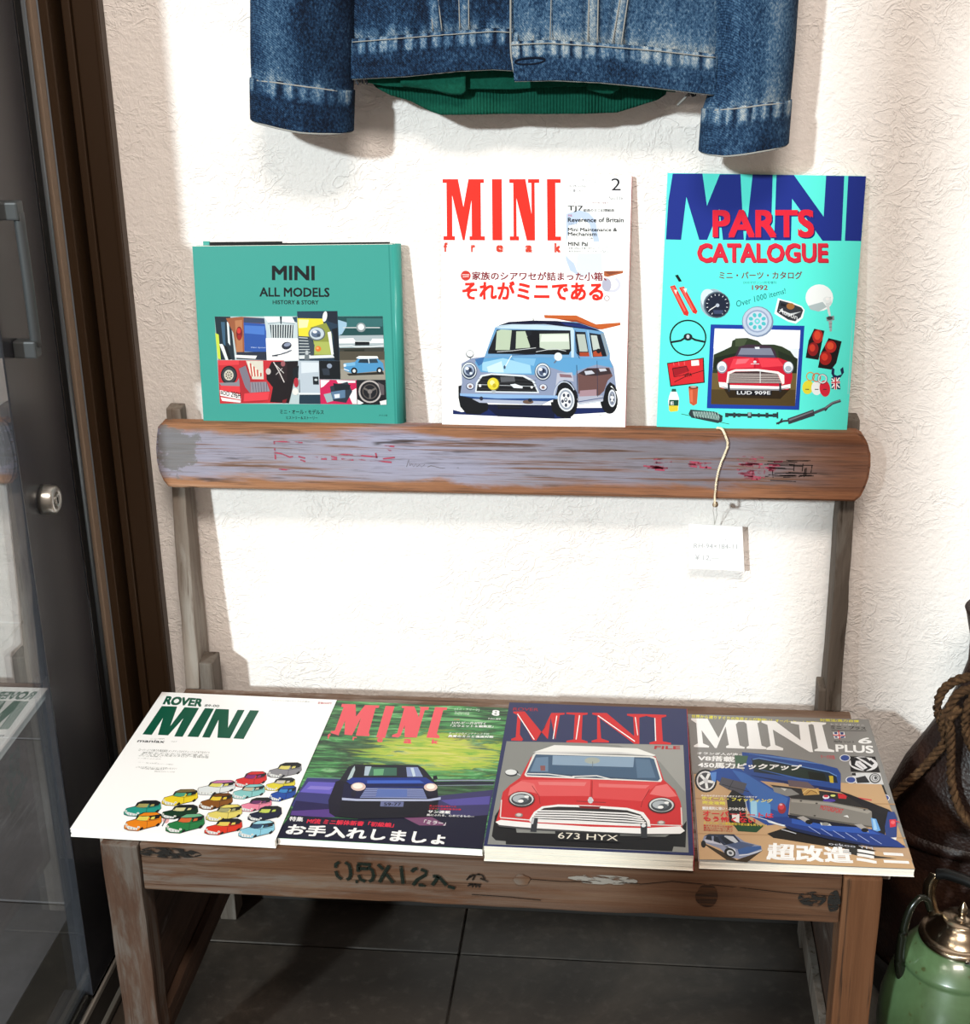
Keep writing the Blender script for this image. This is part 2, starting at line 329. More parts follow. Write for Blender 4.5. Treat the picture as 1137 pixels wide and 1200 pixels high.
# writing on the bench: worn stencils, strokes with wood showing through
def worn(name, col, lo=.42, hi=.56, sc=(60, 60, 170)):
    t = NT(name); n = t.noise(t.coord(sc), 1, 4, .6); a = t.math('MULTIPLY', t.step(n, lo, hi), .9)
    m_ = t.out(col, .8, Specular_IOR_Level=.2); t.set(t.b.inputs['Alpha'], a); return m_
M_GREEN_INK = worn('dark_green_stencil_ink', '#0c1812', .28, .36); M_RED_INK = worn('faded_red_stamp_ink', '#a8455a', .40, .58, (50, 60, 230)); M_GREEN2 = worn('green_side_ink', '#0f3a2a', .3, .45)
M_BLACKINK = worn('black_stamp_ink', '#15110e', .3, .42)
def strokes(name, segs, w, y, mat, par, fx, nx=None):
    """flat painted strokes (x, z in mm from fx) lying on the front of a board"""
    bm = newbm()
    for s in segs:
        q = [Vector((p[0], 0, p[1])) for p in s]; L_ = []; R_ = []
        for i, p in enumerate(q):
            d = (q[min(i+1, len(q)-1)]-q[max(i-1, 0)]).normalized(); n_ = Vector((-d.z, 0, d.x))*w/2
            L_.append(p+n_); R_.append(p-n_)
        for i in range(len(q)-1):
            f = [L_[i], R_[i], R_[i+1], L_[i+1]]
            vs_ = [bm.verts.new(mm(fx[0]+p.x, y, fx[1]+p.z) if nx is None else mm(nx, fx[0]+p.x, fx[1]+p.z)) for p in f]
            bm.faces.new(vs_)
    return tag(obj(name, bm, mat, par), kind='stuff')
def arc(cx, cz, rx, rz, a0, a1, n=8): return [(cx+rx*math.cos(math.radians(a0+(a1-a0)*i/n)), cz+rz*math.sin(math.radians(a0+(a1-a0)*i/n))) for i in range(n+1)]
def ST(x0, z0): return lambda pts: [(x0+x, z0-z) for x, z in pts]
K_ = .171                                        # digitiser units -> mm on the apron
def dg(*p): return [((p[i]-70)*K_, -(p[i+1]-80)*K_*1.04) for i in range(0, len(p), 2)]
seg = [dg(100, 84, 78, 100, 76, 125), dg(76, 145, 84, 180, 108, 200), dg(134, 84, 158, 100, 164, 130, 164, 165, 156, 190, 138, 202), dg(190, 212, 206, 212), dg(206, 90, 290, 92), dg(212, 96, 210, 145), dg(214, 122, 270, 122), dg(268, 108, 296, 130, 302, 165, 292, 195, 272, 206), dg(212, 165, 222, 195, 250, 208),
       dg(330, 88, 362, 120), dg(398, 92, 372, 135, 335, 208), dg(378, 150, 418, 208), dg(468, 92, 476, 212), dg(530, 128, 545, 108, 565, 104), dg(585, 108, 618, 122, 612, 145, 560, 180, 535, 218), dg(568, 214, 612, 214), dg(655, 150, 690, 150), dg(688, 152, 650, 212), dg(690, 150, 735, 208), dg(742, 214, 785, 226)]
strokes('stencil_lettering', seg, 3.7, -388.9, M_GREEN_INK, ap, (-283, -9.5))
seg = [dg(855, 165, 880, 130, 920, 118, 950, 130, 965, 160), dg(870, 150, 900, 125, 935, 125), dg(905, 130, 890, 165), dg(935, 150, 985, 170), dg(860, 205, 885, 195), dg(890, 192, 890, 212), dg(905, 190, 912, 212), dg(925, 195, 932, 212), dg(865, 190, 940, 192)]
strokes('tree_stamp', seg, 1.7, -388.9, M_BLACKINK, ap, (-283, -9.5))
def blob(name, cx, cz, rx, rz, y, mat, par, n=26, sd_=0, th=.0006):
    bm = newbm(); pts = []
    for i in range(n):
        a = 2*math.pi*i/n; k = 1+.22*noise.noise(Vector((math.cos(a)*1.5, math.sin(a)*1.5, sd_)))
        pts.append(mm(cx+rx*k*math.cos(a), y, cz+rz*k*math.sin(a)))
    bm.faces.new([bm.verts.new(p) for p in pts]); r = bmesh.ops.extrude_face_region(bm, geom=bm.faces[:])
    for v in r['geom']:
        if isinstance(v, bmesh.types.BMVert): v.co.y -= th
    bmesh.ops.recalc_face_normals(bm, faces=bm.faces); return obj(name, bm, mat, par)
M_KNOT = wood('dark_knot', '#1a0f08', '#2a1a10', '#4a2e1a', 0, .0, scale=3)
blob('knot', 91, -31, 11, 13, -387.6, M_KNOT, ap, sd_=1); blob('knot', -93, -22, 8, 6, -387.6, W_APR, ap, sd_=2, th=.0012)
blob('chipped_patch', 193, -28, 14, 8, -388.2, worn('black_paint_patch', '#23211f', .44, .54, (90, 90, 300)), ap, sd_=3)
blob('chipped_patch', 214, -30, 6, 13, -388.2, worn('black_paint_patch_b', '#23211f', .42, .5, (90, 90, 300)), ap, sd_=4)
blob('chipped_patch', -455, -9, 34, 6, -388.2, worn('black_paint_patch_c', '#23211f', .44, .52, (90, 90, 300)), ap, sd_=5)
blob('chipped_patch', -10, -17, 36, 5, -388.2, worn('grey_paint_patch', '#8a857e', .42, .52, (60, 90, 300)), ap, sd_=6)
# a long crack along the right half of the apron
strokes('crack', [[(0, 0), (40, -1.5), (95, 1), (120, 0), (150, 5), (200, 2.5), (270, -3), (315, -4)], [(-50, -22), (-10, -23), (20, -25)]], .9, -388.7, M_BLACKINK, ap, (-94, -20))
# red stamps on the back rail, worn to traces
def glyphs(x0, z0, w, h, seed, dens=9):
    r_ = random.Random(seed); out_ = []
    for i in range(dens):
        if r_.random() < .72:
            z = r_.uniform(0, h); a = r_.uniform(0, w*.5); out_.append([(x0+a, z0+z), (x0+min(w, a+r_.uniform(w*.25, w*.6)), z0+z+r_.uniform(-1, 1))])
        else:
            x = r_.uniform(0, w); a = r_.uniform(0, h*.5); out_.append([(x0+x, z0+a), (x0+x+r_.uniform(-1.5, 1.5), z0+a+h*.35)])
    return out_
s = []
s += [[(0, 0), (34, -1)], [(1, 0), (1, -22)], [(2, -14), (8, -15), (18, -19), (22, -18)], [(4, -34), (20, -35)], [(28, -18), (36, -20)], [(30, -22), (36, -24)]]
for x in (44, 54, 66): s += [[(x, -17.5), (x+7, -18.5)], [(x, -20.5), (x+7, -20.5)]]
s += [[(75, -14), (92, -15.5)], [(78, -20), (92, -21)], [(96, -15), (120, -17)], [(98, -20), (116, -21.5), (136, -23)], [(118, -12), (119, -18)], [(128, -3), (140, -4)], [(130, -6), (137, -10)], [(126, -19), (140, -17)]]
strokes('red_stamp', s, 1.9, -58.5, M_RED_INK, rail, (-401, 324))
s = glyphs(0, 0, 32, 14, 3, 16)+glyphs(50, 2, 26, 9, 5, 11)+glyphs(104, -9, 30, 28, 9, 28)+glyphs(134, 2, 20, 10, 11, 9)
s += [[(104, 14), (112, 18), (118, 13)], [(104, 2), (134, 4)], [(126, -9), (130, -8)], [(108, 8), (132, 9)], [(106, -2), (120, 0)]]
strokes('red_stamp', s, 1.9, -58.5, M_RED_INK, rail, (20, 298))
strokes('dark_scrape', glyphs(0, 0, 62, 26, 21, 26), .9, -58.5, M_BLACKINK, rail, (150, 288))
strokes('pencil_scrawl', [[(0, 0), (3, 9), (4, 1), (6, 4), (8, 0), (11, 4), (12, 0), (15, 3), (17, 0), (21, 3)], [(24, 0), (28, 2), (40, -1), (60, 0)]], .5, -58.5, worn('pencil', '#5a5048', .3, .4), rail, (-248, 296))
# green stencil writing on the left side panel (seen only in the glass)
sp = [o for o in bench.children if o.name.startswith('side_panel')][0]
strokes('side_lettering', glyphs(0, 0, 60, 60, 31, 16)+glyphs(90, 20, 60, 60, 37, 16)+glyphs(180, 0, 60, 70, 41, 16), 8, 0, M_GREEN2, sp, (-330, -130), nx=-512.8)
# ------------------------------------------------------------------ twine and price tag
tg = empty('price_tag', mm(106, -45, 200), 'white price tag hanging on twine over the back rail', 'price tag')
bm = newbm(); rope(bm, [mm(101, -48, 345), mm(106, -57, 346.5), mm(110, -61.5, 339), mm(112.5, -61.5, 330), mm(110, -61.5, 320), mm(105, -61.5, 305), mm(102, -61.5, 288), mm(101, -61.5, 270), mm(101.5, -60, 258), mm(103, -46, 252)], .0015, .006, 3, 6, 7)
obj('twine', bm, plain('natural_twine', '#e9d9bd', .9, spec=.1), tg, True)
bm = newbm(); lathe(bm, [(0, -.003), (.0028, -.002), (.0034, 0), (.0025, .003), (0, .004)], mm(103, -44, 252), 12); obj('knot', bm, plain('twine_knot', '#8e7150', .9), tg, True)
bm = newbm(); tube(bm, [mm(101, -43, 250), mm(101.5, -32, 240), mm(103, -24, 232), mm(105, -15.5, 216)], .0003, 5); tube(bm, [mm(105, -43, 250), mm(105.2, -32, 241), mm(106.5, -24, 232), mm(105, -15.5, 216)], .0003, 5)
obj('thread_loop', bm, plain('thread', '#a8a69c', .6), tg)
bm = newbm(); prism(bm, [(p[0]/1000, (p[1]+345)/1000) for p in ((75.5, 216.5), (137, 214), (142, 158), (77.5, 159.5))], -.0152, -.0147)
card = obj('paper_card', bm, plain('white_card', '#f6f6f4', .8), tg)
def text_mesh(body, width, col_mat, name, par, loc, off=0.):
    c = bpy.data.curves.new('t', 'FONT'); c.body = body; c.resolution_u = 2; c.offset = off
    o = bpy.data.objects.new('t', c); COL.objects.link(o); bpy.context.view_layer.update()
    me = bpy.data.meshes.new_from_object(o.evaluated_get(bpy.context.evaluated_depsgraph_get()))
    xs = [v.co.x for v in me.vertices]; k = width/(max(xs)-min(xs)); x0 = min(xs)
    me.transform(Matrix(((k, 0, 0, loc[0]-x0*k), (0, 0, 0, loc[1]), (0, k, 0, loc[2]), (0, 0, 0, 1))))
    bpy.data.objects.remove(o); return obj(name, me, col_mat, par)
M_PEN = plain('faint_grey_pen', '#a8a8ac', .8)
L0 = mm(82, -15.6, 186); text_mesh('RH-94×184-11', .050, M_PEN, 'tag_writing', card, L0)
L0 = mm(110, -15.6, 196); text_mesh('ベンチ', .010, M_PEN, 'tag_writing', card, L0)
L0 = mm(84, -15.6, 171); text_mesh('¥ 12,—', .028, M_PEN, 'tag_writing', card, L0)
# ------------------------------------------------------------------ denim jacket over a green sweatshirt, hanging high on the wall
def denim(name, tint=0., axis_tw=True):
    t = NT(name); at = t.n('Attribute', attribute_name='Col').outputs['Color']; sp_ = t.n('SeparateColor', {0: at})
    wear_shade, dk = sp_.outputs[0], sp_.outputs[1]
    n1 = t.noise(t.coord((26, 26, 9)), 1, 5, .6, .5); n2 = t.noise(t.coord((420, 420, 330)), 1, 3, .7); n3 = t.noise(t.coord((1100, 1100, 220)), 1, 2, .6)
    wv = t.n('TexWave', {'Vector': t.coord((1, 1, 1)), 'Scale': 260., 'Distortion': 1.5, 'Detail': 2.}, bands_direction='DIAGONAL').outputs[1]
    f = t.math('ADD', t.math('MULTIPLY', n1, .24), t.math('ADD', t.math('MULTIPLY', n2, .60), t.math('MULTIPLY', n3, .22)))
    f = t.math('ADD', f, t.math('ADD', t.math('MULTIPLY', t.math('SUBTRACT', wear_shade, .5), .52), tint))
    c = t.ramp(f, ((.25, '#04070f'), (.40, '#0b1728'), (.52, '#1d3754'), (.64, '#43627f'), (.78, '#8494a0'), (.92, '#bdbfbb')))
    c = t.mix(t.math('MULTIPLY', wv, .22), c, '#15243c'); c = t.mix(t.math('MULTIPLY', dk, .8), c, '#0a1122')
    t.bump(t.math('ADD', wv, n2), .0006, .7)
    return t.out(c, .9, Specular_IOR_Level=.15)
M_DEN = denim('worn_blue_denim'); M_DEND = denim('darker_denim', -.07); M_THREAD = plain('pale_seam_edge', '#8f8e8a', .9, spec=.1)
M_INNER = plain('dark_jacket_lining', '#0d1320', .9, spec=.1)
J = H4(((293, 0), (927, 0), (922, 165), (296, 140)), ((-391.5, 800.5), (160.5, 794.3), (157.5, 658.1), (-397.8, 681.8)))   # garment units -> mm
CY_ = -1614.5
def jp(px, py, y=-60.):
    x, z = J(px, py); return Vector((x, y, z))
def sheet(name, fn, nu, nv, mat, par, wear_shade=None, thick=.0016, smooth=True):
    """grid surface fn(u, v) -> mm point; wear(u, v) -> (fade, dark) painted as the denim's own fading"""
    vs_, fs, cs = [], [], []
    for j in range(nv+1):
        for i in range(nu+1):
            u, v = i/nu, j/nv; p = fn(u, v); vs_.append(mm(p.x, p.y, p.z)); cs.append(wear_shade(u, v) if wear_shade else (.5, 0))
    for j in range(nv):
        for i in range(nu):
            a = j*(nu+1)+i; fs.append((a, a+1, a+nu+2, a+nu+1))
    me = bpy.data.meshes.new(name); me.from_pydata(vs_, [], fs)
    ca = me.color_attributes.new('Col', 'FLOAT_COLOR', 'POINT')
    ca.data.foreach_set('color', [k for c in cs for k in (c[0], c[1], 0, 1)])
    o = obj(name, me, mat, par, smooth)
    if thick: s_ = o.modifiers.new('thickness', 'SOLIDIFY'); s_.thickness = thick; s_.offset = 0
    return o
def lerp(a, b, t): return a+(b-a)*t
def pl(pts, x):
    for (a, b), (c, d) in zip(pts, pts[1:]):
        if x <= c: return b+(d-b)*max(0, (x-a)/(c-a))
    return pts[-1][1]
def puck(x, k=0.): return noise.noise(Vector((x*.075+k*9, k, 0)))+.7*noise.noise(Vector((x*.2, k*3, 1)))
def seam(name, pts, r, mat, par):
    bm = newbm(); tube(bm, [mm(*p) for p in pts], r, 6); return obj(name, bm, mat, par, True)
jk = empty('denim_jacket', mm(-116, -50, 1330), 'worn blue denim jacket hanging open-hemmed high on the white wall', 'jacket')
def body_y(px): u = (px-624)/212; return -62-16*(1-abs(u)**2.6)
def panel(x0, x1, seam_l, dy, tag_, name, lines, mat):
    """front panel from the waistband seam upwards; lines = slanting seams that leave pale ridges"""
    def fn(u, v):
        px = lerp(x0, x1, u); ys = pl(seam_l, px); t = v**1.6*455; py = ys-t
        if py < -150:                                               # above the frame: draws in to the shoulder
            k = (-150-py)/320; px = 624+(px-624)*(1-.12*k*k)
        p = jp(px, max(py, -60) if False else py, 0); d = dy
        near = math.exp(-t/14); d += -2.2*near*puck(px, tag_)+3.0*near+1.2*math.exp(-t/5)
        d += 2.4*noise.noise(Vector((px*.02, py*.014, tag_)))*min(1, t/30)
        for lx0, lx1 in lines:
            lx = lerp(lx0, lx1, t/90); d += -1.8*math.exp(-((px-lx)/7)**2)
        edge = min(1, max(0, -py-180)/200); d += 14*edge
        return Vector((p.x, body_y(px)+d, p.z))
    def wr(u, v):
        px = lerp(x0, x1, u); t = v**1.6*455
        w = .5; w += .85*math.exp(-t/9)*(.65+.9*puck(px, tag_)); dk = max(0, .8*math.exp(-t/5)*(-puck(px, tag_)-.15))
        for lx0, lx1 in lines:
            lx = lerp(lx0, lx1, t/90); e = abs(px-lx); w += .5*math.exp(-(e/5)**2)*(.8+.5*noise.noise(Vector((px*.1, t*.14, 3))))
            dk += .55*math.exp(-((e-9)/3)**2)
        if tag_ == 1: w += .12+.14*math.exp(-((px-640)/26)**2)*noise.noise(Vector((px*.05, t*.08, 8)))*2
        dk += .5*max(0, 1-(abs(px-x0) if tag_ == 0 else abs(px-x1))/14)
        return (max(0, min(1, w)), max(0, min(1, dk)))
    return sheet(name, fn, int((x1-x0)*.8), 110, mat, jk, wr)
SL = [(413, 47), (470, 42), (530, 37), (580, 33.5), (606, 35)]; SR = [(598, 48.5), (640, 46.5), (700, 50), (760, 55), (836, 64.5)]
HL = [(413, 91.5), (480, 87), (540, 80.5), (580, 78.5), (606, 80)]; HR = [(604, 91.5), (650, 90.5), (700, 93), (760, 99), (836, 109.5)]
LL = [(511, 503), (543, 545)]; LR = [(691, 690), (718, 728)]
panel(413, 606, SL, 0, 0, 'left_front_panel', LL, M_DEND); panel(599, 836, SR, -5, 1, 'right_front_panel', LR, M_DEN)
def band(x0, x1, top, bot, dy, tag_, name, mat, by=body_y, ncol=.9, par=None):
    def fn(u, v):
        px = lerp(x0, x1, u); a = pl(top, px)-1; b = pl(bot, px); py = lerp(a, b, v); h = (py-a)
        if name == 'right_waistband': px = px+(4.5*v*(1-u))
        p = jp(px, py, 0); k = max(0, 1-h/22)
        d = dy-3.2-1.6*k*puck(px*1.15, tag_+3)-1.1*math.sin(min(1, h/(b-a))*math.pi)+2.0*math.exp(-h/2.5)+.8*math.exp(-((h-19)/2.2)**2)
        return Vector((p.x, by(px)+d, p.z))
    def wr(u, v):
        px = lerp(x0, x1, u); a = pl(top, px); b = pl(bot, px); h = v*(b-a)
        up_ = 1/(1+math.exp((h-16-3*puck(px*1.6, tag_+5))/1.6)); q = puck(px*1.15, tag_+3)+.55*math.sin(px*.42+2*puck(px*.3, 9))
        w = .50+up_*(.30+.42*q)+.10*noise.noise(Vector((px*.03, h*.05, tag_))); dk = max(0, up_*(-q-.12)*1.2)+.35*math.exp(-((h-19)/2.5)**2)*(.6+noise.noise(Vector((px*.07, 0, tag_))))
        return (max(0, min(1, w)), max(0, min(1, dk)))
    return sheet(name, fn, int((x1-x0)*ncol), 34, mat, par or jk, wr, .0034)
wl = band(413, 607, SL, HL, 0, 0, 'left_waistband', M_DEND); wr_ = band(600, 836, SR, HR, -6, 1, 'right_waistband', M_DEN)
def edge_line(tab, x0, x1, dpy, dy, r, name, par, by=body_y):
    pts = []
    n = int((x1-x0)/6)
    for i in range(n+1):
        px = lerp(x0, x1, i/n); p = jp(px, pl(tab, px)+dpy+.35*puck(px*2, 4), 0); pts.append((p.x, by(px)+dy, p.z))
    return seam(name, pts, r, M_THREAD, par)
edge_line(SL, 414, 600, 1.4, -6.2, .0005, 'topstitch', wl); edge_line(SR, 600, 834, 1.4, -12.2, .0006, 'topstitch', wr_)
edge_line(HL, 414, 604, .2, -3.4, .0009, 'hem_edge', wl); edge_line(HR, 605, 834, .2, -9.4, .0010, 'hem_edge', wr_)
def vline(pts, r, name, par, dy):
    q = []
    for (a, b), (c, d) in zip(pts, pts[1:]):
        for i in range(6): q.append((lerp(a, c, i/6), lerp(b, d, i/6)))
    q.append(pts[-1]); P = []
    for px, py in q: p = jp(px, py, 0); P.append((p.x, body_y(px)+dy, p.z))
    return seam(name, P, r, M_THREAD, par)
vline([(597.5, -140), (598, 0), (599, 45), (600, 62), (603, 78), (607, 91)], .0010, 'placket_edge', jk, -9.5)
for x0, x1, tp in ((504.5, 508.5, 35), (514, 519, 35), (538, 539.5, 34), (549, 550, 33)): vline([(x0-12, -90), (x0, 0), (x1, tp)], .0006, 'panel_stitch', jk, -1.5)
for x0, x1, tp in ((687, 687, 48), (697.5, 698, 49), (722, 714.5, 52), (731, 725, 53)): vline([(x0+(x0-x1)*2, -90), (x0, 0), (x1, tp)], .0007, 'panel_stitch', jk, -8)
vline([(643, -90), (644, 0), (644, 46)], .0005, 'placket_stitch', jk, -8)
# buttonhole
bm = newbm(); c0 = jp(622, 68.5, 0); c0.y = body_y(622)-11.2
pts = [mm(c0.x+15*math.cos(a), c0.y, c0.z+3.0*math.sin(a)+.06*15*math.cos(a)) for a in [2*math.pi*i/24 for i in range(25)]]
tube(bm, pts, .0013, 6); obj('buttonhole', bm, M_INNER, wr_, True)
bm = newbm(); bm.faces.new([bm.verts.new(mm(c0.x+13*math.cos(a), c0.y+.4, c0.z+1.3*math.sin(a)+.06*13*math.cos(a))) for a in [2*math.pi*i/20 for i in range(20)]]); obj('buttonhole_slit', bm, M_THREAD, wr_)
# back of the jacket and its lining
def backfn(u, v):
    px = lerp(420, 830, u); p = jp(px, 84-v*440+8*abs(u-.5)*2*0, 0); k = max(0, v-.4); px2 = 624+(px-624)*(1-.12*k*k); p = jp(px2, 88-v*470, 0)
    return Vector((p.x, -30+10*math.cos(u*2*math.pi)*.4, p.z))
sheet('back_panel', backfn, 40, 30, M_INNER, jk)
# sleeves: tubes with their own cuffs
def sleeve(xa, xb, ptop, cuff_top, cuff_bot, side):
    """xa, xb: left and right outline as (py, px) tables; cuff_top, cuff_bot: (px, py) tables"""
    yc = -58
    def pt(u, v, grow=0.):
        a = 2*math.pi*u; c, s = math.cos(a), math.sin(a)
        return c, s
    def fn(u, v):
        c, s = pt(u, v); w = (1+c)/2; t = v**1.4*450
        pb = pl(cuff_top, lerp(xa[0][1], xb[0][1], w)); py = pb-t
        L_ = pl(xa[1:][::-1], py) if False else pl(xa[1:], py); R_ = pl(xb[1:], py)
        px = lerp(L_, R_, w); p = jp(px, py, 0); dep = 27+8*min(1, t/200)
        d = yc-s*dep*(1 if s > 0 else .8); near = math.exp(-t/13)
        if s > 0: d += -1.8*near*puck(px*1.1, side)+2.6*near+3.5*noise.noise(Vector((px*.025, py*.012, side)))*min(1, t/40)*s
        if -py > 250: k = (-py-250)/180; p.x += (-1 if side == 5 else 1)*-38*k*k
        return Vector((p.x, d, p.z))
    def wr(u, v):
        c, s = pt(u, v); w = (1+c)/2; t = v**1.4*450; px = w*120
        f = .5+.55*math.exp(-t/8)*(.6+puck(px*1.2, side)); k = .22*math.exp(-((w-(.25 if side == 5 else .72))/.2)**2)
        f += k+.12*noise.noise(Vector((px*.05, t*.02, side))); dk = .5*math.exp(-((w-1)/.1)**2)+(.28*max(0, w-.35) if side == 5 else .22*max(0, w-.55))+max(0, .8*math.exp(-t/5)*(-puck(px*1.2, side)-.15))  # sleeve shading painted into the colour: one side lit, the other dark
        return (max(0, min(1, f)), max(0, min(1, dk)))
    sl = sheet('sleeve', fn, 110, 120, M_DEN if side == 6 else M_DEND, jk, wr, .0016)
    def fc(u, v):
        c, s = pt(u, v); w = (1+c)/2
        pa = pl(cuff_top, lerp(xa[0][1], xb[0][1], w))-1; pb = pl(cuff_bot, lerp(xa[0][1], xb[0][1], w))+(3.5 if s > 0 else -4)*abs(s); py = lerp(pa, pb, v); h = py-pa
        L_ = pl(xa[1:], py)-1; R_ = pl(xb[1:], py)+1; px = lerp(L_, R_, w); p = jp(px, py, 0)
        d = yc-s*(30 if s > 0 else 24)-(.0 if s < 0 else 1.5*max(0, 1-h/20)*puck(px*1.1, side+3)-1.5*math.exp(-h/2.5))
        return Vector((p.x, d, p.z))
    def wc(u, v):
        c, s = pt(u, v); w = (1+c)/2; px = w*120; h = v*46
        up_ = 1/(1+math.exp((h-15-3*puck(px*1.6, side+5))/1.6)); q = puck(px*1.15, side+3)+.5*math.sin(px*.4+puck(px*.3, 9)*2)
        return (max(0, min(1, .48+up_*(.28+.38*q)+.1*noise.noise(Vector((px*.04, h*.05, side))))), max(0, min(1, up_*(-q-.12)+.2*max(0, w-.4)+.3*math.exp(-((h-18)/2.5)**2))))  # cuff darkens towards its right side as painted shade
    cf = sheet('cuff', fc, 120, 30, M_DEN if side == 6 else M_DEND, sl, wc, .003)
    for nm, v_, r in (('cuff_edge', 1., .0010), ('cuff_topstitch', .03, .0008)):
        pts = []
        for i in range(61):
            p = fc(i/60, v_); s = math.sin(2*math.pi*i/60); pts.append((p.x, p.y-(1.5*s), p.z-(.3 if v_ == 1 else 0)))
        seam(nm, pts, r, M_THREAD, cf)
    def fi(u, v):                                                   # dark inside of the cuff
        p = fc(u, 1.); q = fc(.5, 1.); r_ = fc(0., 1.); c = (q+r_)/2; p = p.lerp(c, .10); return Vector((lerp(p.x, c.x, v*.1), lerp(p.y, yc, v*.1), p.z+v*30))
    sheet('cuff_lining', fi, 60, 4, M_INNER, cf, None, 0)
    def fl_(u, v): p = fi(u, 1.); c = Vector((0, 0, 0)); q = (fi(0, 1.)+fi(.5, 1.))/2; return Vector((lerp(p.x, q.x, v), lerp(p.y, q.y, v), lerp(p.z, q.z, v)))
    sheet('cuff_closing', fl_, 60, 2, M_INNER, cf, None, 0)
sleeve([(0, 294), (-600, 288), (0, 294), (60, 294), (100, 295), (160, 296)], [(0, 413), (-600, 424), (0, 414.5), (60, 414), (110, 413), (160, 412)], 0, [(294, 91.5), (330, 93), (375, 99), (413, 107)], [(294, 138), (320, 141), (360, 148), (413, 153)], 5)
sleeve([(0, 824), (-600, 815), (0, 831), (60, 833), (108, 829), (125, 824), (180, 822)], [(0, 924), (-600, 936), (0, 927), (60, 926), (110, 924), (180, 922)], 0, [(824, 128), (850, 124), (890, 118.5), (924, 117.5)], [(824, 176), (850, 176), (890, 170), (924, 167)], 6)
def collar(u, v):
    a = math.pi*(u-.5)*1.7; return Vector((-108+95*math.sin(a), -45-38*math.cos(a)*(1-.4*v), 1190+55*v-25*math.cos(a)))
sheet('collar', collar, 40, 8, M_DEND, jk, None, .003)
def tuft(px, py, y, n, sp_, col, nm):
    bm = newbm(); r_ = random.Random(int(px))
    for i in range(n):
        p = jp(px+i*sp_, py+r_.uniform(-1, 1), 0); q = jp(px+i*sp_+r_.uniform(0, 3), py+r_.uniform(6, 10), 0)
        tube(bm, [mm(p.x, y, p.z), mm((p.x+q.x)/2+r_.uniform(-1, 1), y-1, (p.z+q.z)/2), mm(q.x, y-.5, q.z)], .0011, 5)
    return obj(nm, bm, col, jk, True)
tuft(417, 90.5, -56, 6, 2.4, plain('frayed_grey_threads', '#4c5058', .9), 'side_tab')
tuft(806, 105, -60, 4, 2.2, plain('frayed_dark_threads', '#2a2c32', .9), 'side_tab')
bm = newbm(); a, b = jp(806, 109, 0), jp(793, 123, 0); tube(bm, [mm(a.x, -62, a.z), mm((a.x+b.x)/2, -63, (a.z+b.z)/2), mm(b.x, -62, b.z)], .0013, 6); obj('hanging_thread', bm, M_THREAD, jk, True)
bm = newbm(); tube(bm, [mm(-108, -1, 1262), mm(-108, -60, 1262)], .004, 10); hk = obj('wall_hook', bm, M_STEEL, None, True); tag(hk, 'steel wall hook that carries the denim jacket', 'hook')
# sweatshirt
def green_mat(name, rib):
    t = NT(name); n = t.noise(t.coord((300, 300, 300)), 1, 3, .7); wv = t.n('TexWave', {'Vector': t.coord((1, 1, 1)), 'Scale': 95., 'Distortion': .6, 'Detail': 1.}, bands_direction='X').outputs[1]
    t.bump(t.math('ADD', t.math('MULTIPLY', wv, 1.6 if rib else .1), n), .0008, .7)
    return t.out(t.mix(t.math('MULTIPLY', wv, .25 if rib else .0), t.ramp(n, ((.3, '#0e4536'), (.7, '#135444'))), '#0a3529'), .95, Specular_IOR_Level=.1)
M_G1, M_G2 = green_mat('green_ribbed_cotton', True), green_mat('green_plain_cotton', False)
sw = empty('green_sweatshirt', mm(-120, -48, 1200), 'green sweatshirt whose ribbed hem shows below the denim jacket', 'sweatshirt')
BOT = [(427, 93), (437, 104), (455, 113.5), (480, 121), (503, 132), (515, 136), (560, 135.5), (640, 135), (700, 134.5), (722, 134), (745, 127), (770, 119), (780, 112), (781, 106)]
def hemfn(u, v):
    px = lerp(427, 781, u); b = pl(BOT, px); t_ = 30; py = lerp(b, 60 if v < .5 else 60, v)
    p = jp(px, py, 0); fold = 5*noise.noise(Vector((px*.03, 2.2, 0)))+2.5*math.sin(px*.055)
    return Vector((p.x, -46+10*(2*u-1)**4+fold*(1-v), p.z))
sheet('ribbed_hem', hemfn, 170, 20, M_G1, sw, None, .003)
def topfn(u, v):
    px = lerp(430, 790, u); b = pl([(430, 97), (450, 101), (530, 104.5), (560, 104), (600, 104.5), (660, 101), (700, 102), (760, 104), (785, 108)], px); py = lerp(b, -380, v**1.5); k = max(0, v-.3)
    px = 610+(px-610)*(1-.1*k); p = jp(px, py, 0)
    return Vector((p.x, -55-3*math.sin(u*math.pi)+2*noise.noise(Vector((px*.03, py*.03, 5))), p.z))
sheet('sweatshirt_front', topfn, 120, 50, M_G2, sw, None, .003)
def flap(u, v):
    px = lerp(470, 546, u); a = lerp(92, 80, u); b = pl([(470, 99), (505, 104), (530, 110), (542, 110), (546, 106)], px); p = jp(px, lerp(b, a, v), 0)
    return Vector((p.x, -61-3*math.sin(v*3)-1.5*u, p.z))
sheet('folded_corner', flap, 30, 10, M_G2, sw, None, .003)
def flap2(u, v):
    px = lerp(687, 724, u); b = pl([(687, 104), (705, 109), (717, 109.5), (724, 103)], px); p = jp(px, lerp(b, 90, v), 0)
    return Vector((p.x, -61-2*math.sin(v*3), p.z))
sheet('folded_corner', flap2, 20, 8, M_G2, sw, None, .002)
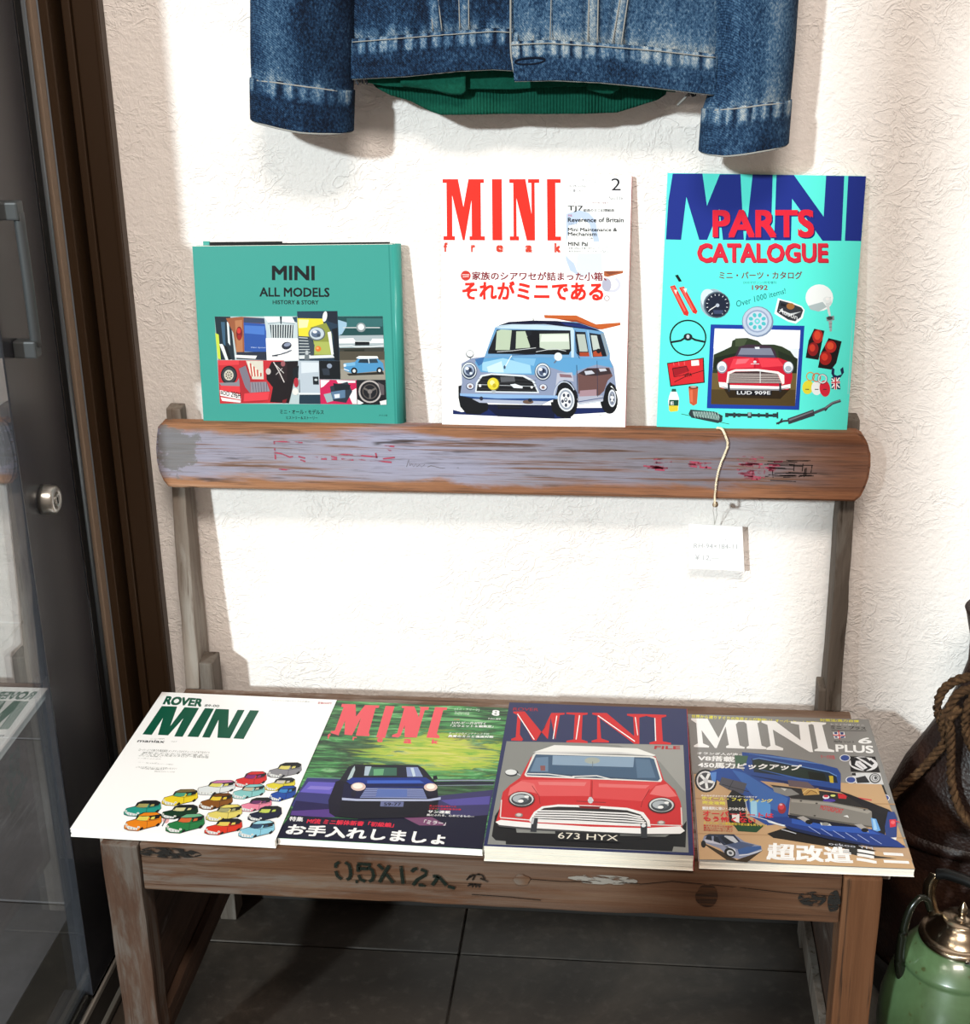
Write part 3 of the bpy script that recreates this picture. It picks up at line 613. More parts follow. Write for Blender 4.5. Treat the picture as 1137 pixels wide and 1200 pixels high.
# ------------------------------------------------------------------ green kettle
KX, KY = .362, -.30
kt = empty('green_kettle', (KX, KY, 0), 'green enamelled kettle with a steel lid on the floor by the right leg', 'kettle')
def enamel():
    t = NT('green_enamel'); n = t.noise(t.coord((9, 9, 9)), 1, 5, .6, .5); n2 = t.noise(t.coord((70, 70, 70)), 1, 3, .6)
    c = t.ramp(n, ((.3, '#38482c'), (.55, '#4c6443'), (.7, '#5b7854'))); c = t.mix(t.math('MULTIPLY', t.step(n2, .62, .70), .7), c, '#3a3a1a')
    return t.out(c, .28, Specular_IOR_Level=.6, Coat_Weight=.4)
M_EN = enamel()
bm = newbm(); lathe(bm, [(0, .0), (.055, .0), (.062, .006), (.0715, .05), (.0765, .10), (.0745, .13), (.0675, .16), (.0585, .183), (.0575, .1855), (.059, .1875), (.0565, .192), (.048, .203), (.040, .211), (.036, .2135)], (KX, KY, 0), 64)
bd = obj('body', bm, M_EN, kt, True)
M_LID = NT('aged_steel'); M_LID = M_LID.out(M_LID.ramp(M_LID.noise(M_LID.coord((18, 18, 18)), 1, 4), ((.3, '#8e7d6a'), (.7, '#b8a891'))), .22, Metallic=1.)
bm = newbm(); lathe(bm, [(.036, .210), (.041, .2125), (.0425, .216), (.0405, .219), (.036, .220), (.034, .221), (.030, .227), (.025, .233), (.0215, .235), (.0212, .2365), (.019, .238), (.012, .2395), (.0045, .240), (.0035, .242), (.0038, .244), (.005, .2455), (.0055, .248), (.004, .252), (.0015, .257), (0, .259)], (KX, KY, 0), 56)
lid = obj('lid', bm, M_LID, kt, True)
def sweep_strap(pts, w, th, wd):
    bm = newbm(); P = spline([Vector(p) for p in pts], 6); rings = []
    for i, p in enumerate(P):
        t_ = (P[min(i+1, len(P)-1)]-P[max(i-1, 0)]).normalized(); wv = Vector(wd).normalized(); n_ = t_.cross(wv).normalized()
        rings.append([bm.verts.new(p+wv*a*w/2+n_*b*th/2) for a, b in ((-1, -1), (1, -1), (1, 1), (-1, 1))])
    for u, v in zip(rings, rings[1:]):
        for k in range(4): bm.faces.new((u[k], u[(k+1) % 4], v[(k+1) % 4], v[k]))
    bm.faces.new(rings[0][::-1]); bm.faces.new(rings[-1]); return bm
hd = obj('handle_strap', sweep_strap([(.345, -.274, .212), (.338, -.270, .226), (.3335, -.269, .242), (.333, -.270, .258), (.338, -.273, .272)], .0135, .0016, (.95, -.3, 0)), M_LID, kt, True)
bm = newbm(); tube(bm, spline([(.339, -.273, .272), (.350, -.280, .2765), (.375, -.300, .277), (.40, -.325, .262), (.408, -.335, .24)], 6), .006, 14); obj('handle_grip', bm, plain('black_bakelite', '#0a0a0a', .35), kt, True)
bm = newbm(); tube(bm, spline([(.306, -.312, .165), (.300, -.314, .19), (.3005, -.314, .225), (.305, -.312, .252), (.3145, -.308, .2655), (.323, -.305, .262), (.328, -.303, .249)], 8), [.0065-.003*min(1, i/30) for i in range(49)], 14); obj('spout', bm, plain('dark_enamel', '#14170f', .25), kt, True)
bm = newbm(); tube(bm, spline([(KX-.002, KY-.042, .213), (KX+.003, KY-.046, .2155), (KX+.009, KY-.045, .208), (KX+.018, KY-.047, .197), (KX+.028, KY-.050, .188)], 6), .0018, 8); obj('wire_clasp', bm, M_CHROME, kt, True)
bm = newbm(); lathe(bm, [(0, 0), (.009, 0), (.0095, .003), (.008, .008), (0, .009)], (KX+.021, KY-.0745, .105), 28, Vector((.25, -.9, .2)))
kb = obj('tap_knob', bm, M_BLACK, kt, True)
bm = newbm(); lathe(bm, [(0, .0092), (.005, .0092), (.005, .0102), (0, .0102)], (KX+.021, KY-.0745, .105), 20, Vector((.25, -.9, .2))); obj('knob_cap', bm, M_CHROME, kb, True)
# ------------------------------------------------------------------ dark leather bag tied with rope
BX, BY = .480, -.105
tb = empty('leather_bag', (BX, BY, 0), 'dark brown leather bag standing against the wall in the right corner', 'bag')
t = NT('dark_leather'); n = t.noise(t.coord((14, 14, 14)), 1, 5, .6, .5); v_ = t.n('TexVoronoi', {'Vector': t.coord((1, 1, 1)), 'Scale': 260.}).outputs[0]; t.bump(t.math('ADD', v_, t.math('MULTIPLY', n, 3.)), .001, .6)
M_LEA = t.out(t.ramp(n, ((.3, '#120907'), (.55, '#22120d'), (.75, '#3b2418'))), .5, Specular_IOR_Level=.35)
def bagprof(name, prof, mat, par, seed=0):
    bm = newbm(); lathe(bm, prof, (0, 0, 0), 72)
    for v in bm.verts:
        a = math.atan2(v.co.y, v.co.x); k = 1+.05*noise.noise(Vector((math.cos(a)*2, math.sin(a)*2, v.co.z*7+seed)))
        v.co = Vector((BX+v.co.x*k, BY+v.co.y*.55*k, v.co.z))
    return obj(name, bm, mat, par, True)
bagprof('bag_body', [(0, .0), (.150, .0), (.165, .012), (.172, .08), (.174, .16), (.172, .22), (.165, .265), (.150, .305), (.130, .340), (.112, .375), (.100, .41), (.094, .44), (.096, .47), (.104, .50), (.106, .505), (.09, .50), (0, .46)], M_LEA, tb)
bagprof('base_band', [(.168, .004), (.1705, .006), (.1755, .04), (.176, .05), (.1725, .052)], plain('worn_base_leather', '#0f0806', .6), tb)
bagprof('seam_roll', [(.1705, .226), (.176, .230), (.1755, .238), (.168, .242)], M_LEA, tb)
rp = empty('rope', (.36, -.2, .4), 'thick brown twisted rope looped over the dark leather bag at the right edge', 'rope')
t = NT('brown_rope'); n = t.noise(t.coord((160, 160, 160)), 1, 4, .6); t.bump(n, .0008, .8); M_ROPE = t.out(t.ramp(n, ((.3, '#2a1d13'), (.55, '#453120'), (.75, '#604830'))), .9, Specular_IOR_Level=.15)
def RP(*p): return [mm(x, y, z) for x, y, z in p]
for pts in (RP((420, -160, 116), (396, -158, 107), (379, -155, 101), (364, -152, 94), (352, -150, 80), (348, -150, 60), (354, -152, 42), (362, -156, 28)),
            RP((400, -168, 92), (380, -166, 92), (366, -163, 84), (358, -162, 66), (352, -162, 46), (358, -162, 26), (348, -160, 4), (332, -158, -22), (312, -156, -48), (296, -156, -80)),
            RP((368, -170, 70), (358, -172, 58), (360, -174, 40), (362, -176, 18), (364, -180, -10), (370, -190, -34), (382, -200, -52), (400, -204, -58), (430, -200, -50)),
            RP((398, -172, 98), (378, -176, 86), (373, -178, 70), (374, -180, 48), (382, -184, 30), (398, -188, 18), (425, -190, 10))):
    bm = newbm(); rope(bm, pts, .0052, .026, 3, 8, 6); obj('rope_strand', bm, M_ROPE, rp, True)
# ------------------------------------------------------------------ printed artwork of the covers, digitised shape by shape (cover corners first, then flat shapes and lettering)
COV={}
cur=None; fr=(0,0,1)
def cover(name,quad): 
    global cur; cur=dict(quad=quad,ops=[]); COV[name]=cur; G('artwork')
def F(x,y,s):
    global fr; fr=(x,y,s)
grp='artwork'
def G(n):
    global grp; grp=n
def px(pts): return [(fr[0]+pts[i]/fr[2], fr[1]+pts[i+1]/fr[2]) for i in range(0,len(pts),2)]
def P(c,*pts):
    if len(pts)==1: pts=pts[0]
    cur['ops'].append(('P',c,px(pts),grp))
def R(c,x0,y0,x1,y1): P(c,x0,y0,x1,y0,x1,y1,x0,y1)
def E(c,cx,cy,rx,ry=None,rot=0,n=20,a0=0,a1=360):
    ry=rx if ry is None else ry
    r=math.radians(rot); pts=[]
    full=(a1-a0)>=360
    for i in range(n if full else n+1):
        a=math.radians(a0+(a1-a0)*i/n)
        x=rx*math.cos(a); y=ry*math.sin(a)
        pts+=[cx+x*math.cos(r)-y*math.sin(r), cy+x*math.sin(r)+y*math.cos(r)]
    P(c,*pts)
def L(c,w,*pts):
    q=[(pts[i],pts[i+1]) for i in range(0,len(pts),2)]
    n=len(q); a=[];b=[]
    for i in range(n):
        p0=q[max(i-1,0)];p1=q[min(i+1,n-1)]
        dx,dy=p1[0]-p0[0],p1[1]-p0[1]; l=math.hypot(dx,dy) or 1
        nx,ny=-dy/l*w/2,dx/l*w/2
        a+=[q[i][0]+nx,q[i][1]+ny]; b=[q[i][0]-nx,q[i][1]-ny]+b
    for i in range(n-1):
        P(c,a[2*i],a[2*i+1],a[2*i+2],a[2*i+3],b[2*(n-2-i)],b[2*(n-2-i)+1],b[2*(n-1-i)],b[2*(n-1-i)+1])
def RING(c,w,cx,cy,rx,ry=None,rot=0,n=24,a0=0,a1=360):
    ry=rx if ry is None else ry
    r=math.radians(rot)
    def pt(a,k):
        a=math.radians(a); x=(rx+k)*math.cos(a); y=(ry+k)*math.sin(a)
        return [cx+x*math.cos(r)-y*math.sin(r), cy+x*math.sin(r)+y*math.cos(r)]
    for i in range(n):
        A=a0+(a1-a0)*i/n;B=a0+(a1-a0)*(i+1)/n
        P(c,*(pt(A,w/2)+pt(B,w/2)+pt(B,-w/2)+pt(A,-w/2)))
def T(t,c,*q,b=0.0,sh=0.0):
    if len(q)==4: x0,y0,x1,y1=q; q=(x0,y0,x1,y0,x1,y1,x0,y1)
    cur['ops'].append(('T',c,t,px(q),b,grp))
K='#0c0c10';WH='#ffffff'
# ================= S1
cover('history_book',[(225,290.5),(461,287),(463.5,498),(239.5,500)])
F(210,270,4.061)
G('title')
T('MINI',K,445,175,650,245,b=.05)
T('ALL MODELS',K,385,280,720,325,b=.04)
T('HISTORY & STORY',K,448,341,667,361,b=.03)
G('lettering')
T('ミニ・オール・モデルス',K,480,858,686,880,b=.03)
T('ヒストリー＆ストーリー',K,510,890,657,904,b=.03)
T('ナツメ社','#123c38',945,877,985,886,b=.02)
G('collage_picture')
P('#2f8d83',1003,70,1010,70,1026,925,1018,925)
F(250,360,5.414)
P('#b8c8cc',10,75,1078,65,1092,622,45,625)
# top-left: green car door / wood frame / tail lamp / blue panel
P('#1c2a34',10,75,110,75,140,350,35,350)
P('#c9d94a',14,180,36,190,50,350,30,340)
P('#3c5f7a',50,110,75,110,82,330,62,230); P('#dfe8ec',88,110,100,105,110,260,96,240)
P('#e8ebe8',40,250,60,250,120,350,80,350);P('#0e1216',64,250,90,270,118,348,98,350)
P('#9a5a3a',82,86,180,75,335,85,335,118,195,118,200,310,150,315,130,180)
P('#b77a52',140,100,185,95,190,300,150,300)
E('#7a1c1e',167,182,20,44);E('#d43a34',165,165,12,18);E('#a02020',168,205,12,16)
P('#2c54a4',195,112,338,120,340,300,200,296);P('#4a78c8',200,130,330,135,328,190,202,180)
T('Mini Sprint','#c8d4f0',243,266,335,276)
P('#3a4660',195,80,338,85,338,118,195,112)
P('#2a3040',150,300,345,296,345,350,150,345);P('#f4f4f0',140,318,280,322,270,342,140,335)
# grille top center
P('#c6d3d8',325,72,535,72,535,212,345,212)
P('#e8eef0',325,72,535,72,520,110,350,110);P('#26313a',362,125,512,125,508,208,372,208)
for i in range(9): P('#dfe6e8',372+i*16,125,378+i*16,125,380+i*15,208,374+i*15,208)
L('#8a99a2',5,350,118,430,108,520,118)
P('#20303a',425,72,440,72,436,120,430,120)
P('#2c4c5c',505,75,535,72,535,110,520,105)
# white square with mirror
P('#fafafa',336,211,545,211,545,350,342,352)
E('#2a2e3c',468,257,32,24,-15);E('#8890a8',472,250,22,12,-15);L('#3a3e4c',7,500,285,470,300,430,312,375,322)
L('#1c2030',5,375,323,412,322);L('#b8bcc8',3,498,283,440,303)
# centre headlamp picture
P('#23384c',536,38,792,34,805,350,545,350)
P('#e9d838',538,82,700,84,705,150,620,200,545,200);P('#fbf4b0',545,90,610,92,600,140,545,145)
P('#1a2230',700,40,790,36,792,120,730,100,715,60)
E('#f0f2f0',712,70,14,34,10)
P('#8c9440',620,140,720,110,755,180,760,318,640,318,640,240)
P('#aab45c',640,230,740,230,745,310,645,310)
P('#eef0ec',728,170,750,165,765,310,750,312);P('#11161c',755,150,792,140,800,350,768,345,765,200)
E('#5c6468',660,180,54,44);E('#c2cdd6',660,178,46,38);E('#5a6a84',655,180,30,24);E('#eef4fa',648,168,14,9);E('#39485c',672,190,12,10)
P('#3c4650',545,195,610,198,645,250,640,318,548,330)
for i in range(7): L('#c6ccd0',5,546,205+i*19,602+i*3,208+i*18)
E('#e2762c',668,275,18,18);E('#f5b070',664,271,8,7)
P('#dfe2e4',545,322,760,312,770,330,548,340);P('#6a7278',585,290,608,290,612,345,580,345);E('#b9bfc3',596,300,10,14)
# top right bonnet badge
P('#1d4a4c',792,68,1078,65,1082,215,798,215);P('#9dbfd6',795,90,860,110,820,180,798,190);P('#33686a',850,80,1078,80,1078,130,850,135)
L('#c8ced0',6,825,140,1060,138);E('#8a9498',940,137,30,30);E('#e0e6e8',940,135,20,20)
P('#a8b4ba',798,190,1080,185,1082,260,800,262)
P('#f2f5f5',800,210,890,205,905,225,1000,225,1010,208,1080,208,1080,235,800,240)
P('#0e1418',900,228,992,228,992,250,900,252)
L('#e8ecee',6,800,258,880,254,905,262,1000,260,1080,252)
P('#3a3a34',802,268,1082,262,1084,360,806,360)
P('#20241c',830,280,960,275,960,330,840,330)
# blue car with white roof
P('#8a8272',802,300,1084,300,1086,465,808,468);P('#504a3e',802,290,1084,288,1084,340,802,345);P('#9a9488',806,400,1086,400,1088,466,808,468)
P('#2a2620',845,430,1075,415,1080,432,860,442)
P('#4f93c4',825,368,900,355,920,330,1035,328,1075,362,1082,408,1030,412,960,420,880,428,832,410)
P('#78b4dc',828,365,900,358,900,378,830,385)
P('#f6f8f6',905,330,925,318,1040,318,1046,332,980,335,925,336)
P('#243442',918,360,930,338,980,336,985,362);P('#304454',990,362,988,336,1035,334,1045,360)
L('#e8eef0',4,984,334,988,364)
E('#14161a',893,412,20,22);E('#d8dcdc',893,412,10,11);E('#14161a',1052,408,19,21);E('#d8dcdc',1052,408,9,10)
P('#e0e6e8',826,372,842,368,842,385,828,388);L('#e8ecee',5,828,400,862,412)
# bottom-left wheel + red seats
P('#c42c34',30,352,450,350,440,618,45,625)
P('#e04048',30,355,165,352,165,380,40,385)
E('#16181c',102,446,52,60);E('#3a3c42',102,446,44,50);E('#cfc8b8',101,446,30,33);E('#3c3830',101,446,21,24);
for i in range(8):
    a=i*math.pi/4; L('#d8d0be',6,101,446,101+24*math.cos(a),446+27*math.sin(a))
E('#8a8478',101,446,7,7)
P('#8a8890',40,495,150,490,180,440,190,520,60,520)
P('#e03c44',45,512,180,515,182,560,50,540)
P('#fff4f4',45,540,178,568,178,600,48,575);T('BDD 296H','#1a1a1a',50,545,176,552,176,596,50,566,b=.03)
P('#f6eaea',50,585,178,605,176,618,60,608)
P('#d8d2c4',210,354,318,354,322,470,250,470)
for i in range(8): P('#c05048' if i%2 else '#efe6d6',222+i*11,360+i*10,232+i*11,360+i*10,246+i*9,450,236+i*9,455)
P('#b02830',160,402,215,378,248,470,340,488,362,540,350,600,300,612,180,618,170,500)
P('#7c7684',165,405,208,385,236,470,238,560,205,520);P('#8e8894',238,488,340,486,362,545,240,555)
for i in range(6): L('#4a4450',3,250+i*18,490,258+i*17,550)
P('#e2404a',200,560,360,548,350,598,195,610)
P('#1a1014',372,360,545,352,520,440,500,540,480,618,362,612,380,520,340,470,340,430)
P('#2a1c20',400,370,470,370,470,480,420,470);
L('#d4ccca',6,385,360,420,420,452,488);L('#b0a8a8',5,440,400,400,440);E('#9a5a60',445,370,14,18);L('#d8d4d0',4,400,380,450,430);E('#c8c0bc',352,420,16,20)
P('#7c1820',440,600,470,590,460,618,440,618)
# silver rear
P('#b9c4d0',540,352,675,350,680,555,545,560);P('#d6dee6',560,360,670,362,668,420,560,430)
P('#151a20',505,400,545,380,540,460,510,470)
E('#b02a38',527,488,15,30);E('#e8e4e0',522,545,20,22);L('#2a3038',4,548,470,550,600)
P('#161c24',632,450,668,450,670,500,634,500);E('#c0c8cc',652,470,10,7)
P('#1e3444',548,560,680,560,684,620,545,620);P('#e2e8ea',540,552,680,552,680,562,540,564)
P('#0e1218',672,350,805,350,806,465,674,465);E('#8c98ac',738,382,16,15);P('#2c3440',690,400,735,395,740,440,700,440)
# engine bay pink
P('#c81e54',675,468,906,470,908,620,680,620)
P('#eef0f2',680,470,740,472,700,510,682,520);P('#e8e8ec',780,470,900,474,900,486,790,490);P('#f4ecee',850,550,905,520,908,618,880,618)
P('#2a3240',740,510,850,480,880,540,840,612,750,600);P('#5a7898',745,545,835,530,835,580,760,590);P('#1a1e28',760,490,870,500,860,530,770,535)
P('#9ab0b8',700,560,745,550,760,600,720,612);P('#dfe4ea',765,560,800,556,800,580,770,584)
# wheel dark right
P('#1a1a20',906,468,1088,466,1092,620,910,622);RING('#b8b0ae',10,990,540,66,66);RING('#58504e',6,990,540,44,44)
for a in (90,210,330): L('#6a6462',12,990,540,990+44*math.cos(math.radians(a)),540+44*math.sin(math.radians(a)))
E('#807876',990,540,14,14);P('#e8e4e6',1050,600,1092,590,1092,620,1055,622);P('#5c5458',1040,480,1080,500,1080,560,1060,560)
P('#e8eaec',912,590,950,612,930,620,912,620)
# ================= S2
cover('white_magazine',[(518.3,206),(741.5,207),(732,501),(517,500)])
F(500,190,4.373)
RD='#ea2c1e'
G('title')
# slab M
P(RD,88,92,168,92,195,235,222,92,302,92,302,112,285,112,285,385,305,385,305,406,225,406,225,385,237,385,237,200,200,406,190,406,137,175,137,385,150,385,150,406,90,406,90,385,108,385,108,112,88,112)
P(RD,343,92,394,92,394,406,343,406)
P(RD,432,92,515,92,545,270,545,112,528,112,528,92,586,92,586,112,562,112,562,406,520,406,468,190,468,385,480,385,480,406,432,406,432,385,452,385,452,112,432,112)
P(RD,625,92,695,92,695,112,668,112,668,385,695,385,695,406,625,406)
for ch,x0,x1,y0 in (('f',90,112,418),('r',232,254,430),('e',362,398,430),('a',512,548,430),('k',660,694,418)): T(ch,'#d8402c',x0,y0,x1,467,b=.09)
G('pale_figure_drawing')
# pale figure
L('#c8c4c8',2,790,40,772,120,755,200);L('#c8c4c8',2,805,60,830,160,845,230)
P('#c2d2ec',722,270,745,262,790,250,835,262,870,300,890,410,862,412,840,320,800,290,775,320,735,330,722,430,720,480,735,500,760,520,775,560,795,590,740,560,718,500)
P('#dff0fa',780,470,900,470,905,560,800,590,770,540)
for i in range(4): L('#9aa0a8',2,860+i*16,430+i*10,950-i*4,440+i*14)
P('#b5643c',912,560,1010,558,1008,570,930,590,912,585);P('#8c4a34',912,562,1000,564,940,580)
RING('#d8d8e6',14,950,628,40,34,0,20,-60,200);E('#b8b8cc',925,630,24,34)
G('lettering')
GY='#5a5a62'
T('[ミニ・フリーク]',GY,740,92,872,110);T('Bi-Monthly',GY,740,122,824,136);T('七番 2001',GY,740,144,806,158)
T('2','#202028',952,88,1000,150);T('No.116','#5a5a62',940,180,1012,198)
T('ミニのオーナーズマガジン 特別付録 全員集合','#7c3440',732,208,936,218)
T('TJ7',K,730,228,808,260,b=.03);T('組曲のミニ幻想組曲',K,810,243,966,258,b=.04)
T('連載','#b03060',730,272,752,283)
T('Reverence of Britain',K,730,288,1014,312,b=.045);T('その31 モーク',K,732,316,800,324)
T('Mini Maintenance &',K,730,340,980,359,b=.045);T('Mechanism',K,730,362,876,382,b=.045);T('ミニのボディメンテ編',K,732,388,856,398)
T('MINI Pal',K,730,412,832,434,b=.05)
T('年間15000kmを乗り続ける——',K,732,438,890,450);T('東京世田谷さん(オースチンミニ)',K,732,455,920,467)
T('家族のシアワセが詰まった小箱、','#8c2a34',236,566,925,610,b=.035)
E('#d23a30',204,588,26,26);L(WH,3,186,583,222,583);L(WH,3,188,594,220,592)
F(530,310,5.685)
T('それがミニである',RD,70,116,1010,243,b=.055)
RING('#7c4a50',4,1033,226,16,16)
G('car_drawing')
F(530,370,5.685)
P('#e8f2f8',610,-40,635,-40,640,10,615,5)
P('#c4602c',615,0,830,0,930,45,960,58,1120,45,1122,62,1000,92,900,60,830,30,700,25,620,20);P('#9a4420',700,25,830,30,900,60,1000,92,940,90,840,50)
RING('#c8c8d0',3,1060,125,48,48,0,16,-60,100)
# ground shadow
P('#16265c',0,640,60,655,300,600,640,620,1080,610,1060,640,790,660,790,686,680,690,0,670)
P('#0c1434',200,600,680,600,680,690,300,680)
# tyres behind
P('#111318',38,480,75,470,240,600,235,640,180,670,90,665,50,620,38,560)
E('#111318',752,575,82,112,-5);E('#111318',1042,560,58,92,-3)
P('#111318',655,580,760,560,770,680,700,675,665,640)
P('#111318',700,640,780,645,780,684,720,684)
# body
P('#8c97b4',60,330,130,292,215,282,225,260,560,262,700,262,800,270,1050,290,1075,340,1085,420,1090,480,1060,460,1020,480,1000,570,840,595,830,520,790,450,745,440,710,470,690,530,680,560,600,590,180,590,130,550,50,540,62,460)
P('#5f9fcf',180,290,560,275,790,280,1050,292,1070,345,960,325,830,370,820,400,600,330,545,400,190,385,150,320)
P('#9fd0ea',200,320,340,290,520,330,530,390,300,392,200,375);P('#cbe6f4',230,350,330,310,345,385,240,385);P('#7fb8e0',400,285,560,290,545,340,420,310)
P('#3c6ea8',150,300,215,285,200,330,175,345)
# side lower reflection brown
P('#6b4c4a',835,390,900,350,1045,345,1068,400,1035,430,1010,500,960,548,840,520)
P('#3a2c30',840,385,900,352,1040,350,1062,385,960,400,880,400);P('#c9cbd8',880,370,930,365,950,385,890,395);P('#c8cad6',975,352,1020,350,1030,366,985,372)
P('#a88a94',850,500,960,490,960,540,845,545);P('#b9bccd',700,385,800,380,810,440,760,430,715,440,690,470);P('#8a6a74',715,390,790,395,800,415,720,412)
P('#aeb2c4',835,540,1000,530,1005,565,840,592);L('#2c4474',5,838,575,1005,545);L('#e4ecf4',4,838,590,1000,566)
L('#24324c',3,965,300,968,540);L('#16243c',4,830,330,836,580)
# arch
P('#14161c',690,540,705,470,745,432,790,445,830,510,835,560,790,480,750,470,715,500)
P('#14161c',1010,540,1025,470,1050,440,1080,460,1098,500,1085,500,1060,465,1035,480)
RING('#c6d0e0',7,752,560,74,118,-4,16,190,330)
# upper cabin
P('#6fa0cc',215,285,245,200,290,82,380,50,620,38,830,44,960,86,1010,110,1050,250,1050,290,800,280)
P('#c4dcec',285,85,370,58,800,75,815,100,812,280,795,280,785,100,330,92)
P('#171a22',240,245,300,100,790,100,795,235,770,262,560,262,240,262)
P('#b9c8b0',300,110,330,98,400,102,385,235,290,236);P('#b9c8b0',430,110,490,108,500,140,522,150,520,218,425,225);P('#c4d0c0',585,125,780,120,785,225,640,232,585,215);P('#dfe8dc',600,130,775,128,780,175,590,178)
P('#0d0f16',535,100,580,105,582,220,525,218,500,145,530,135)
P('#0d0f16',240,240,790,230,780,262,300,262);L('#c8ccd0',4,300,248,400,240,560,218);L('#c8ccd0',4,560,245,680,222,760,238)
L('#2a3a5a',5,400,268,555,262)
# side windows
P('#141a26',822,108,890,110,915,272,850,272,832,250);P('#b4beb6',832,125,885,125,905,240,850,240);P('#a84428',850,245,912,245,915,272,850,272)
P('#141a26',915,115,990,125,1030,270,935,275);P('#c0cac4',925,130,965,132,985,220,940,230);P('#b04a2c',940,240,985,225,1000,270,940,272);E('#1a1a20',975,235,14,16)
P('#8a9aa8',990,115,1012,118,1045,255,1030,270)
L('#14223c',4,822,100,826,240,850,285);L('#9cc4e4',7,905,100,935,280)
# roof
P('#0d1030',310,72,380,48,540,36,700,38,850,52,960,90,990,105,930,95,800,80,620,62,400,62);P('#1c2c6c',720,45,860,58,950,88,880,85,760,66)
L('#b8c8d8',4,300,84,400,66,620,62,800,82);L('#222',4,543,22,545,45)
# bonnet line
L('#e8f4fc',6,398,272,380,300,355,345);E('#3a4c68',350,350,7,12)
# mirrors
E('#565c66',118,265,27,27);E('#eef2f4',118,262,23,21);L('#565c66',6,118,290,122,300);E('#dfe4ec',708,276,27,28);L('#6a7080',8,695,300,680,318)
# headlights
for hx in (112,604):
    E('#3e4a60',hx,378,54,60);E('#dfe6ec',hx,376,49,54);E('#2f3c54',hx,378,42,46);E('#aab8d0',hx-2,372,34,36);E('#44506c',hx,378,24,26);E('#eef4fc',hx-14,362,12,10);E('#d8e4f2',hx+12,394,10,9);E('#1c2438',hx+6,372,7,12)
# indicators
for hx in (118,606): E('#3a4664',hx,482,28,24);E('#d8dce8',hx,480,23,19);E('#8a6a64',hx,482,11,10)
# grille
P('#dfe6ee',150,520,158,455,190,405,260,392,480,402,545,435,580,520)
P('#16171c',160,512,168,460,200,415,262,402,470,412,535,445,568,512)
for i in range(4): L('#3a3a3e',3,172,430+i*22,560,436+i*22)
L('#c8ccd4',3,165,468,560,476);E('#f8f8f8',184,476,9,9);E('#f8f8f8',530,482,8,8)
P('#5a5c62',320,415,415,412,420,445,325,450);P('#e6eaf4',385,465,420,460,470,478,468,490,410,488)
E('#6e6414',274,464,42,44);E('#e2d23c',272,462,38,40);E('#f6ee9c',266,455,16,17);E('#c2ac24',280,474,12,14);P('#aab2b8',262,505,290,505,285,525,268,525)
# bumper
P('#8fb4e0',48,530,700,535,705,556,600,572,180,566,50,545);P('#284a84',48,545,300,560,700,552,640,574,170,568)
P('#aeb6cc',130,565,640,575,600,598,180,590);E('#26283c',192,562,12,14);E('#6a5448',505,580,36,14);E('#20222e',518,568,14,12)
P('#10131c',300,600,468,602,466,628,302,630);L('#2c3450',2,305,615,465,616)
# wheels
E('#e0e4ea',758,562,56,78,-5);E('#9aa2b2',758,562,47,67,-5);E('#eef0f4',758,562,36,54,-5)
for i in range(5):
    a=math.radians(i*72+20); E('#3c4254',758+24*math.cos(a),562+36*math.sin(a),9,12)
E('#2c3040',756,562,11,15);E('#d4d8e2',756,560,6,8)
E('#dfe3ec',1063,548,26,58);E('#8c94a8',1063,548,20,46);E('#eef0f4',1063,548,12,30)
for i in range(5):
    a=math.radians(i*72+20); E('#3c4254',1063+10*math.cos(a),548+26*math.sin(a),4,8)
T('T.Watari 01','#5a5a62',958,654,1012,664)
# ================= S3
cover('parts_catalogue',[(781.5,204),(1016.5,208.5),(991,508),(770.5,502)])
F(760,190,4.211)
G('title')
NV='#1c2f8a'
P(NV,116,62,265,62,288,225,352,66,455,66,472,395,368,395,350,240,290,395,250,395,185,180,160,395,84,393,95,200)
P(NV,516,66,616,66,606,397,480,397)
P(NV,635,66,722,68,868,280,882,72,972,76,955,400,862,400,712,190,706,398,622,397)
P(NV,992,76,1082,78,1052,402,972,400)
T('PARTS','#14206a',322,250,826,390,b=.055);T('PARTS','#e2223a',316,244,820,384,b=.055)
T('CATALOGUE','#a81c34',244,416,892,512,b=.055);T('CATALOGUE','#dd2840',240,411,888,507,b=.055)
G('lettering')
T('ミニ・パーツ・カタログ','#7c2038',350,552,760,590,b=.03)
T('DOSマガジン1月号増刊','#184a70',470,600,632,614,b=.01);T('1992','#8c1c34',512,620,590,644,b=.03)
F(760,340,4.211)
T('Over 1000 items!','#0c5a70',432,66,675,2,680,28,436,98,b=.005)
G('shock_absorber_picture')
# shocks
P('#141a1e',130,-60,145,-64,165,-30,150,-28)
P('#d8322c',105,-5,130,-12,200,125,195,142,175,135);P('#f0685c',112,0,125,-4,185,115,178,120);P('#d8322c',150,0,175,-5,243,118,236,132,220,125);P('#f0685c',160,2,170,0,225,110,218,115)
P('#f8e8e0',125,12,142,12,136,34);P('#f8e8e0',172,5,190,5,184,28)
G('gauge_picture')
# gauge
E('#9fb4c4',322,78,66,72,-15);E('#d4e2ee',300,60,40,54,-20);E('#5a6a78',338,86,66,66);E('#1c2438',340,86,60,60)
for i in range(14):
    a=math.radians(120+i*23); L('#e6eaf0',3,340+46*math.cos(a),86+46*math.sin(a),340+54*math.cos(a),86+54*math.sin(a))
L('#f4f4f4',4,302,112,345,84);E('#b8c0d0',342,88,9,9);P('#3c4868',320,112,370,112,366,130,325,130)
G('badge_picture')
